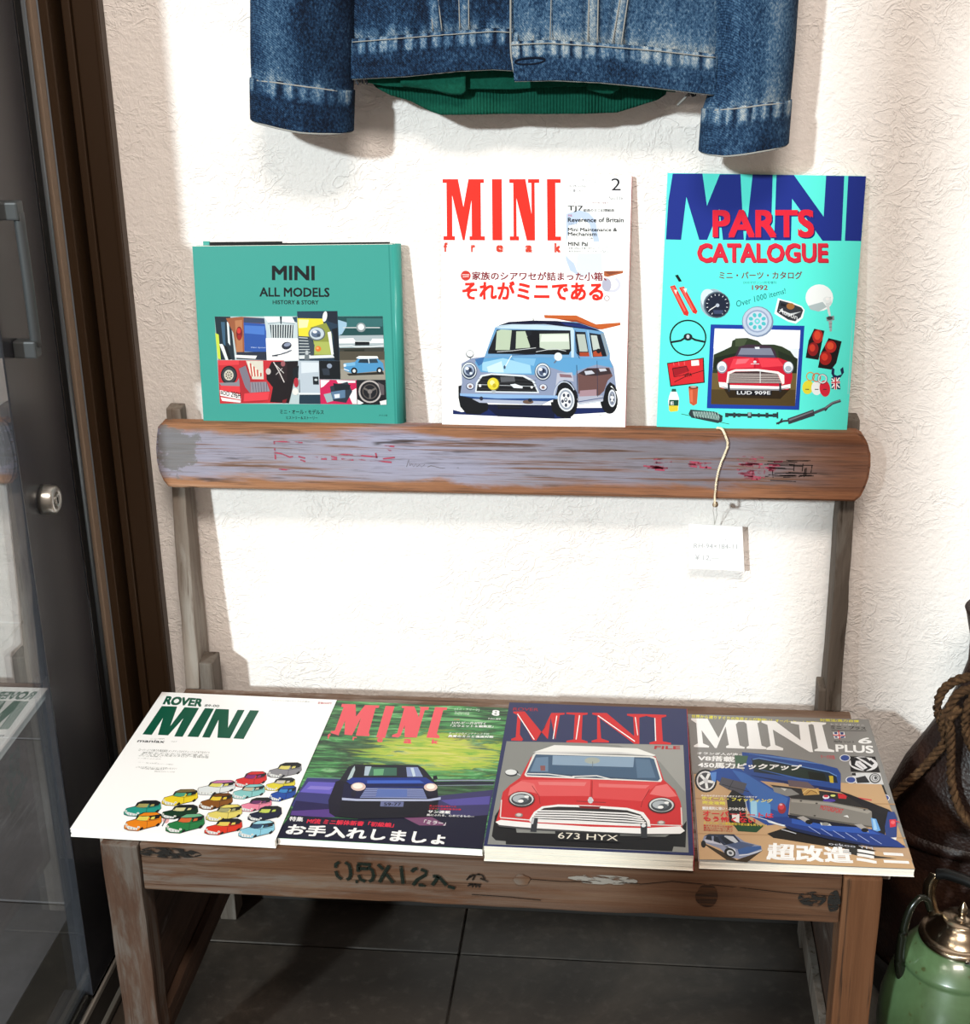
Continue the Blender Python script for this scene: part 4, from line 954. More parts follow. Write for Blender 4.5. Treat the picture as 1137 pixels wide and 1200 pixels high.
# badge
P('#f2f4f6',640,52,662,60,700,68,758,92,772,110,762,150,728,178,690,168,640,140,622,128);P('#33363c',648,62,700,76,755,98,764,112,752,146,724,166,690,158,646,130,634,120)
P('#c8ccd0',645,105,700,128,756,118,700,140,660,118);E('#a06a38',702,92,20,16);P('#1a1c22',655,75,680,82,680,96,652,90)
T('Austin','#eef0f2',650,98,738,136,734,160,644,122,b=.0)
G('mirror_picture')
# mirror
E('#f6fbfc',844,50,68,66);P('#b4c4c8',790,90,860,70,880,95,840,118,800,108);P('#d8dee0',868,50,900,45,905,80,892,90,900,140,890,140);E('#e8eef0',882,60,20,16);E('#f8f8f8',884,56,9,7)
P('#8c9498',876,145,915,138,917,160,880,165);E('#3c4044',894,150,14,9);P('#a4acae',888,165,906,163,904,215,894,216);L('#5c6468',2,890,180,905,178);L('#5c6468',2,890,195,905,193)
G('steering_wheel_picture')
# steering wheel
RING('#141a22',7,196,248,88,86,0,32);L('#1a222a',10,112,270,160,262,196,240,232,258,280,268);E('#1c242c',196,244,22,18);E('#c8ccd4',196,242,8,10)
G('red_kit_picture')
# red kit
P('#141418',93,372,275,345,280,468,110,488);P('#d62a30',97,376,270,349,274,464,114,482);P('#a01824',120,395,190,385,205,410,125,440)
P('#f0f0e8',212,360,250,357,252,383,214,386);L('#2a1014',3,120,400,190,388,200,425,130,440,120,400);L('#2a1014',3,130,465,200,430,272,408);L('#e86a6c',3,125,370,128,385);L('#e86a6c',3,150,366,153,385);L('#e86a6c',3,178,364,180,382);T('VITA','#280c10',176,425,214,418,216,436,180,442,b=.03)
G('bottle_picture')
# bottle
P('#15584c',118,498,138,498,140,512,116,512);P('#f4f8f4',112,512,142,512,154,545,150,602,106,606,100,560,104,535);P('#1a4c3c',106,552,152,552,150,580,104,580);P('#e0cc3c',104,580,150,580,148,606,112,610,104,600);T('E','#f0f4f0',112,560,128,576,b=.04)
G('can_picture')
# can
P('#c45838',200,490,248,488,242,570,225,580,206,568);E('#5a2820',224,490,24,8);E('#c8a498',224,488,16,5);P('#e07050',206,505,220,503,222,565,210,560)
G('framed_car_photo')
# framed car photo
P('#1b3fa0',308,182,770,188,742,598,290,592)
P('#e8f0f6',328,202,750,210,722,580,310,572)
P('#f6f8fa',328,202,750,210,745,300,322,300)
P('#2c3824',324,330,370,310,410,290,415,262,440,250,490,248,540,262,560,280,620,280,660,290,700,312,720,340,736,350,730,450,316,440)
P('#46523a',430,250,490,255,470,290,430,290);P('#1a2418',330,345,440,320,440,400,320,400);P('#202a1c',640,310,735,350,730,430,650,400)
P('#6c5a34',316,420,732,420,722,580,310,572);P('#504022',312,500,725,500,722,580,310,572)
P('#2c2010',370,490,700,495,650,545,400,540)
P('#3c2a3a',424,345,450,290,490,280,600,285,625,310,638,350);P('#7c8094',440,338,458,298,605,298,625,342);P('#e8eef4',525,292,548,292,550,302,528,302);P('#4a4660',445,330,620,332,628,346,436,344)
P('#c81c34',342,400,345,370,380,350,430,338,530,345,640,345,690,362,705,390,710,440,700,475,690,500,360,495,346,460)
P('#e63c4c',420,350,520,345,520,392,400,400);P('#e63c4c',540,345,640,350,670,385,560,392);P('#f06c78',440,352,500,350,480,372,430,378)
L('#8c1424',3,526,345,526,395);E('#d8dce0',526,365,8,6);L('#d8dce0',3,506,375,548,375)
P('#f4f0ec',385,470,392,415,430,402,540,400,640,412,670,430,670,470,660,475,640,425,540,410,430,412,400,425,396,470)
P('#402c30',395,470,402,425,430,414,540,410,635,422,655,470)
for i in range(6): L('#c8bcb8',3.5,402-i*1.5,424+i*8,640+i*3,426+i*8)
L('#eee',3,552,412,552,468)
for hx in (364,690): E('#7c8898',hx,392,26,30);E('#eef2f6',hx,390,22,26);E('#a8b4c4',hx,398,16,14)
P('#f2f2f2',348,464,380,466,400,478,640,484,700,472,700,492,640,502,400,500,352,488);P('#8a8a90',352,482,400,494,640,496,700,488,640,504,400,502)
P('#2a2c34',392,470,402,470,404,512,394,510);P('#2a2c34',645,470,655,470,655,510,645,512)
P('#14141a',430,503,610,506,606,530,434,527);T('LUD 909E','#e4e4e8',438,507,602,524,b=.03)
G('hub_cap_picture')
# hub cap
E('#7c8ca8',540,168,78,76);E('#bcc8dc',538,166,72,70);E('#93a2c0',538,166,58,56);E('#c8d4e4',538,166,50,48)
for i in range(8):
    a=math.radians(i*45+22); x,y=538+34*math.cos(a),166+32*math.sin(a); E('#4fbcc4',x,y,9,11,i*45+112)
E('#60d0d0',538,166,14,14);E('#c8c8ec',538,166,6,6)
G('tail_lamp_picture')
# tail lamps
P('#1c1618',818,202,868,212,838,355,775,345,790,260);E('#b42824',835,240,26,34,5);E('#e04a30',833,235,16,22);E('#8c1c20',812,302,26,34,10);E('#d03c2c',808,296,14,18)
P('#1c1618',888,248,952,264,925,370,900,402,835,392,850,320);E('#b42824',898,290,28,30,8);E('#e45434',896,286,17,18);E('#a0201e',872,346,30,34,10);E('#d83c2c',868,340,16,18)
G('key_fob_picture')
# key fobs
E('#e6dc3c',785,488,27,34,12);E('#f2f4f4',828,492,26,34);E('#d8283c',868,494,26,40,-5)
RING('#d8a048',5,798,435,19,20);RING('#d46840',5,828,440,19,20);RING('#e8e8ec',6,856,446,20,20);RING('#5a5048',2,856,446,24,24)
for x in (782,828,868): L('#303030',4,x-9,498,x+9,498)
G('flag_fob_picture')
# union jack fob
P('#1a2850',900,440,938,430,944,498,900,495);L(WH,6,902,445,940,490);L(WH,6,940,440,902,490);L(WH,13,920,432,920,498);L(WH,12,900,465,942,462);L('#d02038',7,920,432,920,498);L('#d02038',6,900,465,942,462)
P('#1a2850',904,388,916,400,914,425,928,432,950,425,944,400,958,388,962,415,945,440,910,440,900,420)
G('grille_bar_picture')
# grille bar, camshaft, exhaust
L('#30484c',3,165,620,400,668);P('#2e3c40',210,598,330,608,368,628,366,655,345,664,215,638,200,620);P('#7a9894',220,606,320,612,352,630,350,650,225,628)
for i in range(10): L('#b8ccc8',2.5,225+i*13,608,235+i*13,640)
for i in range(8): L('#4c605e',2,232+i*14,640,245+i*14,612)
G('camshaft_picture');P('#223238',380,615,640,620,640,632,380,630)
for x,w,h in ((388,16,20),(425,12,24),(448,14,18),(500,20,26),(545,10,20),(585,14,24),(625,24,18),(636,8,30)): P('#2a3c42',x-w/2,624-h/2,x+w/2,624-h/2,x+w/2,625+h/2,x-w/2,625+h/2)
P('#8ca4a8',492,612,506,612,506,628,492,628)
G('exhaust_picture');P('#3c3c44',685,640,812,595,818,625,690,668);P('#787880',692,644,808,602,810,608,694,652);L('#3c3c44',10,630,665,665,652,690,650);L('#2c343c',7,640,668,660,640);L('#50505a',14,815,612,870,590,905,565,945,552);L('#8c8c94',4,870,588,905,562,944,549);L('#2c343c',6,868,602,880,590)
P('#98e8e4',1005,150,1008,152,984,520,978,520)
# ================= M1
cover('maniax_magazine',[(190.5,811),(393,820.5),(324.5,986),(81.6,971.5)])
F(160,805,4.737)
GR='#0c5a44'
G('title')
T('ROVER',GR,170,50,374,66,360,110,147,96,b=.08)
T('89-00','#203c34',383,96,460,100,457,112,376,108,b=.02)
P(GR,143,105,228,108,190,215,268,112,348,116,258,274,212,272,262,172,178,266,122,263,150,170,88,263,37,260)
P(GR,380,117,430,120,345,276,284,273)
P(GR,440,121,512,124,508,225,560,127,598,128,520,283,450,280,456,180,408,279,366,277)
P(GR,628,129,678,131,595,287,538,284)
G('lettering')
T('maniax','#20242a',15,288,164,294,156,308,6,303,b=.03);T('ミニ・フリーク特別編集','#5a6460',80,282,158,288);T('Vol.7','#8a908c',195,297,228,303)
T('ハンドリング&メカニズムを語る——','#3a403c',748,72,985,82,983,88,746,78);T('定価2500円','#c03048',1000,84,1075,87,1072,98,998,96,b=.03)
for i,(x0,y0,x1,y1) in enumerate(((20,338,410,355),(40,356,405,368),(30,364,405,380),(15,376,145,384),(14,390,140,396),(10,412,120,418),(60,418,210,425),(5,436,228,448),(30,446,160,455))):
    T(['ローバーミニの魅力を徹底解剖 メンテナンスからチューニングまで全ガイド','最新モデルから限定車まで','オールモデル完全カタログ一覧保存版','モデル別購入','ミニ乗りのための','ベーシック','カスタム＆パーツ選び','これから買うならこの一台を狙いなさい！','中古車選び'][i],'#6a706c',x0,y0,x1,y0+ (x1-x0)*.045,x1-4,y1-1+(x1-x0)*.04,x0-6,y1-3)
T('新車並みに仕上げるレストア全工程','#6a706c',105,462,215,466,213,472,103,468)
CARS=[(900,18,1105,110,'#8f8f96','#15161c','#e8dc7a'),(885,110,1068,190,'#e8d83c',None,'#d8d0c0'),(700,72,895,168,'#dc3030','#dc3030','#8c2c78'),
(915,160,1078,255,'#1c4ca8','#1c4ca8','#3c8cd0'),(470,125,705,215,'#e8eef0','#c878a8','#e8e070'),(685,150,885,240,'#8cd0d0','#8cd0d0','#c8c0a8'),
(262,180,478,280,'#f0d42c','#7c6a40','#50a080'),(735,232,928,318,'#f08ca8',None,'#6c3468'),(30,248,255,345,'#2a9c8c',None,'#a8a060'),
(488,205,690,305,'#8a5420','#6c4018','#f0d040'),(785,285,990,378,'#18203c',None,'#c8d860'),(255,275,480,362,'#183c28',None,'#e0dca0'),
(530,275,748,378,'#e8d870','#e8d870','#a8a878'),(32,322,258,435,'#ee8a1e','#ee8a1e','#e8d860'),(285,332,520,450,'#2a8048','#6cb088','#d86838'),
(522,362,750,462,'#e03a24',None,'#e8d060'),(730,375,948,482,'#8fd0e8','#a4dcee','#2a4c6c')]
G('small_figures')
F(140,890,5.168)
E('#c8843c',682,150,26,28,-40);P('#b87430',655,180,690,150,680,175,660,205)
E('#e8b4b8',285,365,20,22);L('#606870',8,262,405,285,360);L('#60a08c',4,300,340,330,350)
for x0,y0,x1,y1,bc,rc,wc in CARS:
    w,h=x1-x0,y1-y0; G('cartoon_car_%d'%len(cur['ops']))
    def C(col,*p): P(col,*[ (x0+v*w if i%2==0 else y0+v*h) for i,v in enumerate(p)])
    def CE(col,cx,cy,r): E(col,x0+cx*w,y0+cy*h,r*w*.8,r*h*1.3,n=12)
    o='#1c2024'
    C(o,-.01,.72,.06,.48,.3,.34,.36,.12,.52,-.01,.88,-.02,.99,.1,1.01,.5,.92,.72,.56,.9,.36,1.02,.1,.98,-.01,.88)
    C(bc,.0,.72,.07,.5,.31,.37,.5,.3,.99,.2,1,.5,.9,.7,.55,.87,.36,1,.1,.95,.0,.85)
    C('#1c1c20',.84,.7,.93,.55,.95,.68,.88,.78);C('#1c1c20',.4,.93,.48,.78,.52,.86,.44,.98)
    C(wc,.32,.4,.4,.2,.68,.2,.62,.42,.45,.46)
    C(o,.66,.42,.72,.2,.96,.14,.95,.3,.8,.38);C(wc,.7,.38,.74,.24,.83,.22,.81,.35)
    if rc: C(o,.36,.19,.53,-.01,.88,-.02,1,.1,.74,.2,.5,.22);C(rc,.38,.17,.54,.02,.86,0,.96,.1,.74,.17,.5,.19)
    else: L(o,3,x0+.36*w,y0+.36*h,x0+.42*w,y0+.1*h,x0+.7*w,y0+.08*h,x0+.66*w,y0+.4*h)
    L(o,2,x0+.3*w,y0+.4*h,x0+.62*w,y0+.48*h,x0+.96*w,y0+.36*h);L(o,2,x0+.62*w,y0+.48*h,x0+.6*w,y0+.86*h)
    C('#e8ecec',.02,.76,.1,.72,.36,.86,.34,.96,.12,.93);
    for i in range(4): L(o,2,x0+(.06+i*.08)*w,y0+(.76+i*.035)*h,x0+(.06+i*.08)*w,y0+(.9+i*.02)*h)
    CE('#f4f4ec',.05,.66,.045);CE('#f4f4ec',.38,.8,.045);CE(o,.38,.8,.015);CE(o,.05,.66,.015)
# ================= M2
cover('green_magazine',[(394.5,821),(598.5,830.5),(566.5,995.5),(325,982)])
F(320,810,4.061)
G('car_photo')
# road tone
P('#3a3a7c',165,410,340,420,290,520,300,560,100,560,80,540)
P('#6a62c8',170,430,310,435,280,490,130,480);P('#8c80d8',180,450,290,455,270,470,160,465);P('#221c50',110,520,290,540,280,600,80,590)
P('#5a3c8c',90,570,300,560,330,600,85,600);P('#3c3868',780,500,1050,470,1020,620,900,600,790,580);P('#5850a0',800,520,1035,500,1030,540,850,545)
P('#11122e',15,706,40,640,85,590,400,610,720,570,900,600,1025,590,1000,758,500,735);P('#7c4a70',600,590,760,600,830,640,700,640)
L('#9aa0bc',5,780,425,1055,425);P('#1c2034',780,430,1055,432,1050,445,780,445);L('#8a90a8',3,785,450,1050,447)
L('#6c9a8c',4,165,410,340,415);
# car
P('#0e0c26',270,580,265,520,300,430,330,420,350,430,780,430,790,520,785,560,740,600,420,610,300,600)
P('#1a1c2c',318,425,360,360,390,348,690,352,720,370,770,430,720,440,350,432)
P('#bcd0d4',355,420,378,370,390,355,392,375,372,425);P('#3c6c5c',445,362,590,365,590,402,440,402);P('#b4c8d8',440,358,470,358,455,402,435,402);P('#6cae80',480,372,530,370,525,400,480,402)
P('#0e1420',395,360,432,358,425,405,388,408);P('#8c9ccc',635,362,690,362,715,408,640,408);P('#cfe0f0',655,365,670,365,680,405,668,408);P('#141a34',600,365,635,362,636,408,600,406)
P('#16338c',350,430,375,412,730,412,770,440,745,460,440,460,380,450);P('#3c64c8',450,425,700,425,720,438,450,440);P('#0c1a50',440,440,720,442,720,456,440,458)
P('#10123c',340,440,440,450,420,520,330,510)
E('#e8ccc0',408,455,35,20);E('#fffaf0',405,452,24,13);E('#e8ccc0',752,458,32,19);E('#fffaf0',752,455,20,12)
P('#8c98c8',445,462,715,465,735,512,415,508);
for i in range(5): L('#3c4a80',3,438-i*5,470+i*8,720+i*3,473+i*8)
P('#5c74b8',500,466,640,468,640,505,490,505)
P('#b8c0e0',330,508,400,514,740,516,800,506,800,518,740,526,400,524,330,520);P('#090a1c',330,525,790,525,770,600,420,610,310,600)
P('#6c74a0',515,526,625,528,622,552,512,550);T('59-77','#14162c',530,532,612,547,b=.03);E('#18162e',385,490,12,16);E('#18162e',750,492,12,14)
P('#121224',762,405,780,402,785,418,765,425)
G('title')
# title (frame 325,815,8.121)
PK='#f2606a'
F(325,815,8.121)
P(PK,615,80,745,85,750,200,835,92,970,96,965,118,935,120,870,360,880,366,875,388,750,382,752,365,795,215,712,378,640,372,645,240,590,360,585,380,508,355,512,338,548,335,630,112,608,108)
P(PK,1030,100,1115,105,1025,405,942,400)
T('f','#f2606a',484,360,512,366,502,412,474,408,b=.06);T('r',PK,722,392,760,394,752,426,714,424,b=.06);T('e',PK,955,402,1010,405,1000,446,948,443,b=.07)
F(465,815,8.121)
P(PK,50,102,165,106,210,210,225,120,205,108,305,112,298,140,265,142,190,402,75,398,75,285,35,385,15,400,-45,395,-40,375,5,360,70,125,45,120)
P(PK,362,112,478,118,472,140,440,142,380,365,408,390,404,408,282,402)
T('a',PK,72,412,150,416,140,460,62,456,b=.06);T('k',PK,335,418,405,420,395,462,330,460,b=.06)
G('lettering')
T('[ミニ・フリーク]',WH,552,122,782,130,778,154,546,142,b=.01);T('Bi-Monthly',WH,552,156,690,162,686,174,550,166);T('August 1998',WH,546,172,684,178,682,190,544,182)
T('8',WH,905,140,975,146,970,200,898,192,b=.05);T('No.89',WH,870,216,984,220,982,236,868,230,b=.01)
T('別冊',"#e04858",540,224,598,226,594,240,536,236);T('LUV-ビー介が行く',WH,528,248,848,258,840,282,522,272,b=.03);T('「スウェット＆編集室」',WH,512,278,918,288,914,310,506,302,b=.03)
T('オードリのメンテナンス手帖',WH,498,350,880,360,874,380,492,370,b=.01);T('真夏のミニと温度対策',WH,492,376,920,386,916,408,486,398,b=.05);T('エアコンからオイルまで',"#d05058",492,402,710,408,706,418,488,412)
F(320,905,4.061)
T('特集',WH,84,210,148,214,143,236,76,232,b=.03);T('Mf流 ミニ解体新書「初級編」','#ea2c48',168,220,582,242,576,264,160,244,b=.05)
T('お手入れしましょ',WH,80,246,830,288,818,348,56,296,b=.06)
T('見上げた空は青かった','#e02c40',748,158,875,162,874,170,746,166,b=.02);T('ビギナー応援企画 秋の陣','#e02c40',748,170,898,176,896,184,746,180,b=.02)
T('サン連載',WH,742,182,848,186,846,200,738,196,b=.04);T('風にふれる、心おどるもの—',WH,735,200,962,208,960,218,733,210,b=.02);T('「ミラー」',WH,725,228,828,236,822,256,718,248,b=.02)
# ================= M3
cover('red_car_book',[(597,823),(805,831.5),(813,1002),(567,992)])
F(560,810,4.211)
T('ROVER','#a82838',176,80,302,84,300,99,173,95,b=.02)
RR='#d62c30'
G('car_photo')
P('#8b8d8a',142,248,1015,268,1040,795,48,760)
P('#a0a09c',600,262,1015,270,1025,500,900,350,700,270)
G('title')
# MINI serif
P(RR,175,100,232,100,318,205,365,108,432,108,430,116,408,118,385,240,412,246,412,254,325,252,325,244,348,238,362,130,290,245,272,243,212,130,208,215,225,240,218,247,165,244,166,236,188,228,196,118,176,108)
P(RR,440,106,545,108,545,116,520,120,515,240,545,250,545,258,440,254,440,246,475,240,482,118,440,114)
P(RR,568,108,640,110,775,225,770,130,740,122,740,114,838,116,838,124,800,132,800,262,775,262,605,135,612,235,650,248,650,256,565,254,565,246,592,238,592,122,568,116)
P(RR,838,116,932,120,932,128,908,134,915,250,955,258,955,266,850,264,850,256,880,248,876,134,838,126)
L(WH,5,196,112,280,240);L(WH,5,392,122,374,238);L(WH,5,505,120,488,240);L(WH,5,596,122,778,250);L(WH,5,876,135,880,248);L(WH,4,780,130,792,220)
T('FILE','#b82c34',875,272,1000,274,1000,290,872,288,b=.05)
G('car_photo')
# tyres
P('#15171a',70,720,85,620,110,580,190,680,200,730,150,745,90,740);P('#15171a',905,730,1000,680,1030,640,1025,770,960,765,915,755)
P('#111216',140,700,980,720,960,790,140,760)
# body
P('#cf3034',90,650,105,600,112,555,125,500,160,465,210,430,262,330,285,310,880,325,920,440,975,490,1000,545,1010,600,1008,690,850,700,500,690,120,655)
P('#e2585a',212,440,560,440,555,520,300,520,280,470);P('#dc4a4c',570,440,900,450,840,500,820,545,570,530);P('#e87c7c',300,450,540,452,530,470,305,465);P('#e67474',600,458,850,466,830,482,600,475)
P('#e87070',160,480,215,445,280,460,300,510,260,500,200,495,150,520)
P('#e87474',850,510,880,470,935,460,985,520,940,525)
L('#8c1c20',3,270,470,305,520,310,560);L('#8c1c20',3,850,485,815,545,808,575);L('#8c1c20',3,568,445,565,560)
# roof / screen
P('#f4f4f0',268,305,330,285,380,268,590,275,790,285,880,318,870,322,700,308,290,300);P('#d8d8d8',290,300,700,302,870,322,700,312,280,308)
P('#e8e8e4',232,415,275,315,290,306,860,324,880,332,912,440,905,450,640,440,240,425)
P('#45607c',242,408,288,314,850,330,872,338,902,435,890,446,640,432,245,418)
P('#8fa8c0',372,320,775,328,770,378,370,366);P('#6c88a4',290,330,350,326,350,400,260,400);P('#5c7894',780,335,850,340,880,430,790,430)
P('#3c5068',245,400,640,425,890,438,640,434,300,420);E('#a8b0a8',568,345,38,16);L('#6a7478',3,570,350,570,380)
P('#8c5858',310,370,335,370,335,395,312,395)
L('#f0f0f0',5,245,410,350,412,480,428);L('#f0f0f0',5,470,424,590,420,670,440);L('#50585c',3,480,430,560,425)
# mirror
E('#2c3034',168,405,34,18);E('#e8ecec',165,402,29,14);L('#c8ccd0',5,195,410,212,418)
# headlights
for hx,hy in ((218,538),(908,566)):
    E('#8c1c20',hx,hy,68,42);E('#2a2c30',hx,hy,64,38);E('#d4d8d8',hx,hy-3,60,34);E('#3c4248',hx,hy,52,29);E('#b0b8be',hx-5,hy-4,40,20);E('#50585e',hx+8,hy+4,24,12);E('#f4f6f6',hx-4,hy+8,14,8);E('#f4f6f6',hx+25,hy-14,12,6)
E('#8c8480',205,615,20,11);E('#d8ccc8',205,613,13,7);E('#8c8480',906,650,20,11);E('#d8ccc8',906,648,13,7)
# grille
P('#f2f2f2',258,635,280,600,320,572,400,562,560,566,740,578,820,600,850,640,855,670,700,665,400,655,258,648)
P('#2c2a2c',272,632,292,602,330,580,400,573,560,577,740,590,805,610,835,645,838,658,700,652,400,640)
for i in range(5): L('#f0f0f0',7,292-i*6,594+i*11,480,596+i*12,740,606+i*13,808+i*8,622+i*10)
P('#7c1c20',500,568,610,572,600,584,510,580);E('#d8dce0',560,542,14,14);L('#8c3034',4,490,545,635,552);P('#c8ccd0',552,525,566,525,570,552,548,552)
# bumper
L('#f0f0f0',5,112,628,260,640);L('#e8e8e8',4,850,660,1005,664);L('#e8dcd8',6,118,540,112,625);L('#e8dcd8',6,1004,575,1008,660)
P('#f6f6f6',88,650,115,640,280,655,560,672,820,678,1000,668,1022,690,1000,705,820,706,560,695,280,680,110,668);P('#4a4a4c',92,664,280,682,560,697,820,708,1000,706,820,716,560,704,280,690,110,675)
P('#30343a',272,628,300,630,292,700,262,698);P('#c8ccd0',270,632,282,630,276,660,262,660);P('#30343a',805,655,838,658,838,728,808,726);E('#e8ecf0',820,665,12,9)
P('#17181c',385,695,705,705,705,748,385,738)
T('673 HYX','#ece6d8',400,700,696,714,694,741,398,731,b=0)
# ================= M4
cover('plus_magazine',[(809,837),(1019,843.5),(1071,1017),(816.5,1011)])
F(800,825,8.121)
G('title')
T('世界から選りすぐりの改造ミニが勢揃い！オーバーヒート対策法','#f0e850',110,102,1320,170,1316,196,106,134,b=.03)
P(WH,105,138,262,143,360,325,450,152,760,162,752,178,735,182,770,395,815,412,812,430,625,424,628,408,650,396,632,190,610,172,555,172,530,195,560,395,610,410,605,425,430,418,432,400,458,390,432,215,340,420,322,418,200,250,210,375,268,400,265,415,120,410,122,395,160,375,152,185,105,155)
P(WH,775,160,905,165,1140,345,1128,200,1050,185,1050,168,1260,178,1255,192,1215,200,1255,455,1225,455,880,245,900,390,975,420,972,440,815,435,815,418,855,398,830,200,775,178)
F(930,825,7.58)
P(WH,172,160,305,168,302,182,270,190,320,395,372,408,372,424,198,416,200,402,230,392,195,190,172,175)
T('対策法/馬力自慢','#f0e850',250,132,592,146,588,166,250,158,b=.03)
G('lettering')
T('もう十分速いミニ',"#e8e8e8",340,174,638,184,636,196,338,188);T('ミニ・プラス',K,345,190,650,206,650,230,345,220,b=.03);L(K,4,350,234,655,240)
P(WH,362,250,462,248,470,300,375,305);P('#2b3c7c',372,252,400,250,402,268,376,266);P('#2b3c7c',425,250,458,252,455,270,430,272);P('#2b3c7c',376,285,402,285,402,300,380,298);P('#2b3c7c',428,288,462,285,464,298,430,302)
L('#d03040',9,364,276,470,280);L('#d03040',10,412,238,422,312)
T('Mini-Plus',K,372,322,440,342,b=.03);T('Vol.2',K,455,328,545,342)
T('6',WH,600,296,695,298,700,350,575,348,b=.04)
T('PLUS',WH,382,356,712,368,714,434,386,420,b=.045)
T('ターボ特集','#c85860',248,446,375,452,380,490,252,480,b=.02)
G('engine_photos')
# photos right
P('#141416',500,460,728,462,770,600,515,595)
E('#e8e8ea',625,525,125,62,5);P('#1c1c20',510,480,560,470,700,560,640,590,520,540);P('#e8e8ec',560,500,600,500,660,560,620,580,550,535);P('#2a2a2e',580,470,660,468,720,520,700,540,640,500);P('#f0f0f0',650,470,700,475,680,500);L(K,4,575,520,630,565);L(K,4,600,505,655,548)
P('#d8dadc',515,605,770,605,800,705,560,700);P('#1c1c20',520,608,555,605,560,630,525,628);P('#2a2c30',555,650,640,630,680,690,570,695);E('#2a2a2c',725,652,50,44);E('#d0d2d4',725,650,40,36);RING('#3a3a3e',5,725,650,26,24);E('#44464a',730,650,12,14)
P('#111216',548,712,798,712,832,802,570,800);RING('#3a3c40',4,612,745,28,20);P('#f0f0f0',680,752,725,748,730,765,690,768);P('#c8ccd0',640,795,690,780,700,800);P('#f0f0f0',650,785,685,780,690,798)
for cx,cy in ((465,475),(515,667),(805,824)): E('#e6e6ea',cx,cy,47,31);E('#3a5094',cx,cy,39,25)
T('ボンネットの中は','#c03040',560,808,755,812,756,830,560,826,b=.02)
G('car_photo')
# big car. frame M4 (800,820,4.061)
F(800,820,4.061)
WD='#c9a67e'
P(WD,55,355,300,355,420,300,790,395,945,400,1100,800,500,790,300,770,64,770)
P('#b48f66',58,470,1010,490,1012,496,58,476);P('#b8946c',62,640,1060,650,1062,656,62,646);P('#8f8a84',50,345,790,390,790,395,52,352)
P('#4a443e',620,640,850,700,1060,690,700,610);P('#1c1814',400,640,520,600,850,690,1020,700,900,720,700,700,430,660)
P('#c0a080',800,660,1080,700,1090,760,860,700);P('#30302e',780,690,920,740,1020,752,880,752,760,725)
T('オランダ人が造った',WH,76,248,328,256,326,268,74,260,b=.03)
# tonneau / cab
P('#2b4c94',290,250,420,262,600,290,740,325,756,350,755,440,700,430,520,400,300,380)
P('#1d2c40',335,280,370,282,700,345,735,365,742,395,560,372,345,345);P('#24342c',345,285,560,325,680,350,700,390,470,355,350,335);P('#4a6a54',255,265,320,268,310,300,260,320);P('#161c18',600,340,680,350,690,390,610,380);P('#c8b030',700,360,720,362,722,395,705,393)
P('#5c84c8',300,255,520,278,690,310,520,290);P('#1a2c60',300,355,520,390,755,425,755,440,520,405)
P('#3c68b8',340,325,560,372,700,390,560,380)
L('#6c94d0',4,340,285,370,279,700,343,738,362)
# wheel left
E('#1c1c1e',112,388,54,56);E('#e8e8ea',112,388,45,47);E('#4c4c50',112,388,38,40)
for i in range(5):
    a=math.radians(i*72+10); L('#eef0f0',13,112,388,112+36*math.cos(a),388+38*math.sin(a))
E('#d0d0d4',112,388,12,12)
# bedside left body
P('#2a4f9c',130,345,190,325,280,330,420,415,515,465,500,590,400,600,330,560,300,510,300,470,240,440,160,380)
P('#3e6cb8',240,335,300,350,430,430,505,470,480,540,420,520,330,450);P('#5c8cd4',135,350,165,345,160,395,140,385)
P('#52525c',190,370,310,400,290,450,220,430,175,405);L('#2a2c34',3,245,385,220,430);L('#22242c',3,190,405,320,440)
P('#17181c',240,430,300,460,300,560,360,600,280,630,220,590,210,470)
P('#5c9ce0',320,480,395,482,420,500,420,560,320,560);P('#a8dcf8',325,485,355,485,355,555,325,550);L('#e8f4ff',3,300,480,312,550,420,580,490,605)
E('#9a2c34',474,518,20,26);E('#d8404c',472,510,13,14);E('#e8b0b4',470,500,8,5)
P('#1e4a2c',240,600,390,600,350,635,260,630)
# engine
P('#2c2a2a',420,405,760,445,900,520,720,490,520,470);P('#8a8a88',430,415,520,425,560,450,500,460,440,440);P('#c8c8c4',470,420,500,424,490,435);P('#c09858',570,425,650,420,655,450,580,455);L('#e0c080',4,575,445,600,425,640,430,650,450);L('#704828',3,590,450,615,430,645,445)
P('#6a5a60',505,382,600,392,640,425,510,412);E('#e8e8f0',685,462,16,10);E('#c83c4c',685,458,12,6);E('#4c3c9c',700,478,30,8);P('#c82c34',740,446,785,450,780,470,745,468);E('#d8e080',718,455,12,5)
L('#d83c4c',5,815,462,900,475)
P('#85827c',515,470,700,485,912,525,905,600,700,570,510,540);P('#a09c94',520,475,700,490,905,528,880,540,700,500,520,488)
P('#5c5a56',510,540,700,570,905,600,902,606,700,580,510,548)
T('MOTORSPORT','#c83038',662,500,768,520,758,542,654,522,b=.03)
for x,y in ((566,482),(640,493),(865,522),(630,552)): E('#4c4a46',x,y,6,4)
P('#e8e8e8',765,552,785,548,792,560)
# right body
P('#1c1c22',740,430,800,450,980,520,1005,540,950,560,900,530)
P('#16181e',900,530,975,545,960,640,900,620)
P('#2c4484',975,530,1005,530,1018,560,1015,650,965,655,960,600);P('#d83040',982,568,1012,565,1012,600,985,605);E('#f07078',998,580,10,9);L('#d84858',4,1012,575,1030,580);P('#e8e8ec',965,655,1015,652,1012,665,970,665)
P('#6aa8e8',895,560,920,565,940,620,905,630);P('#a4d0f4',902,565,914,568,925,615,910,620)
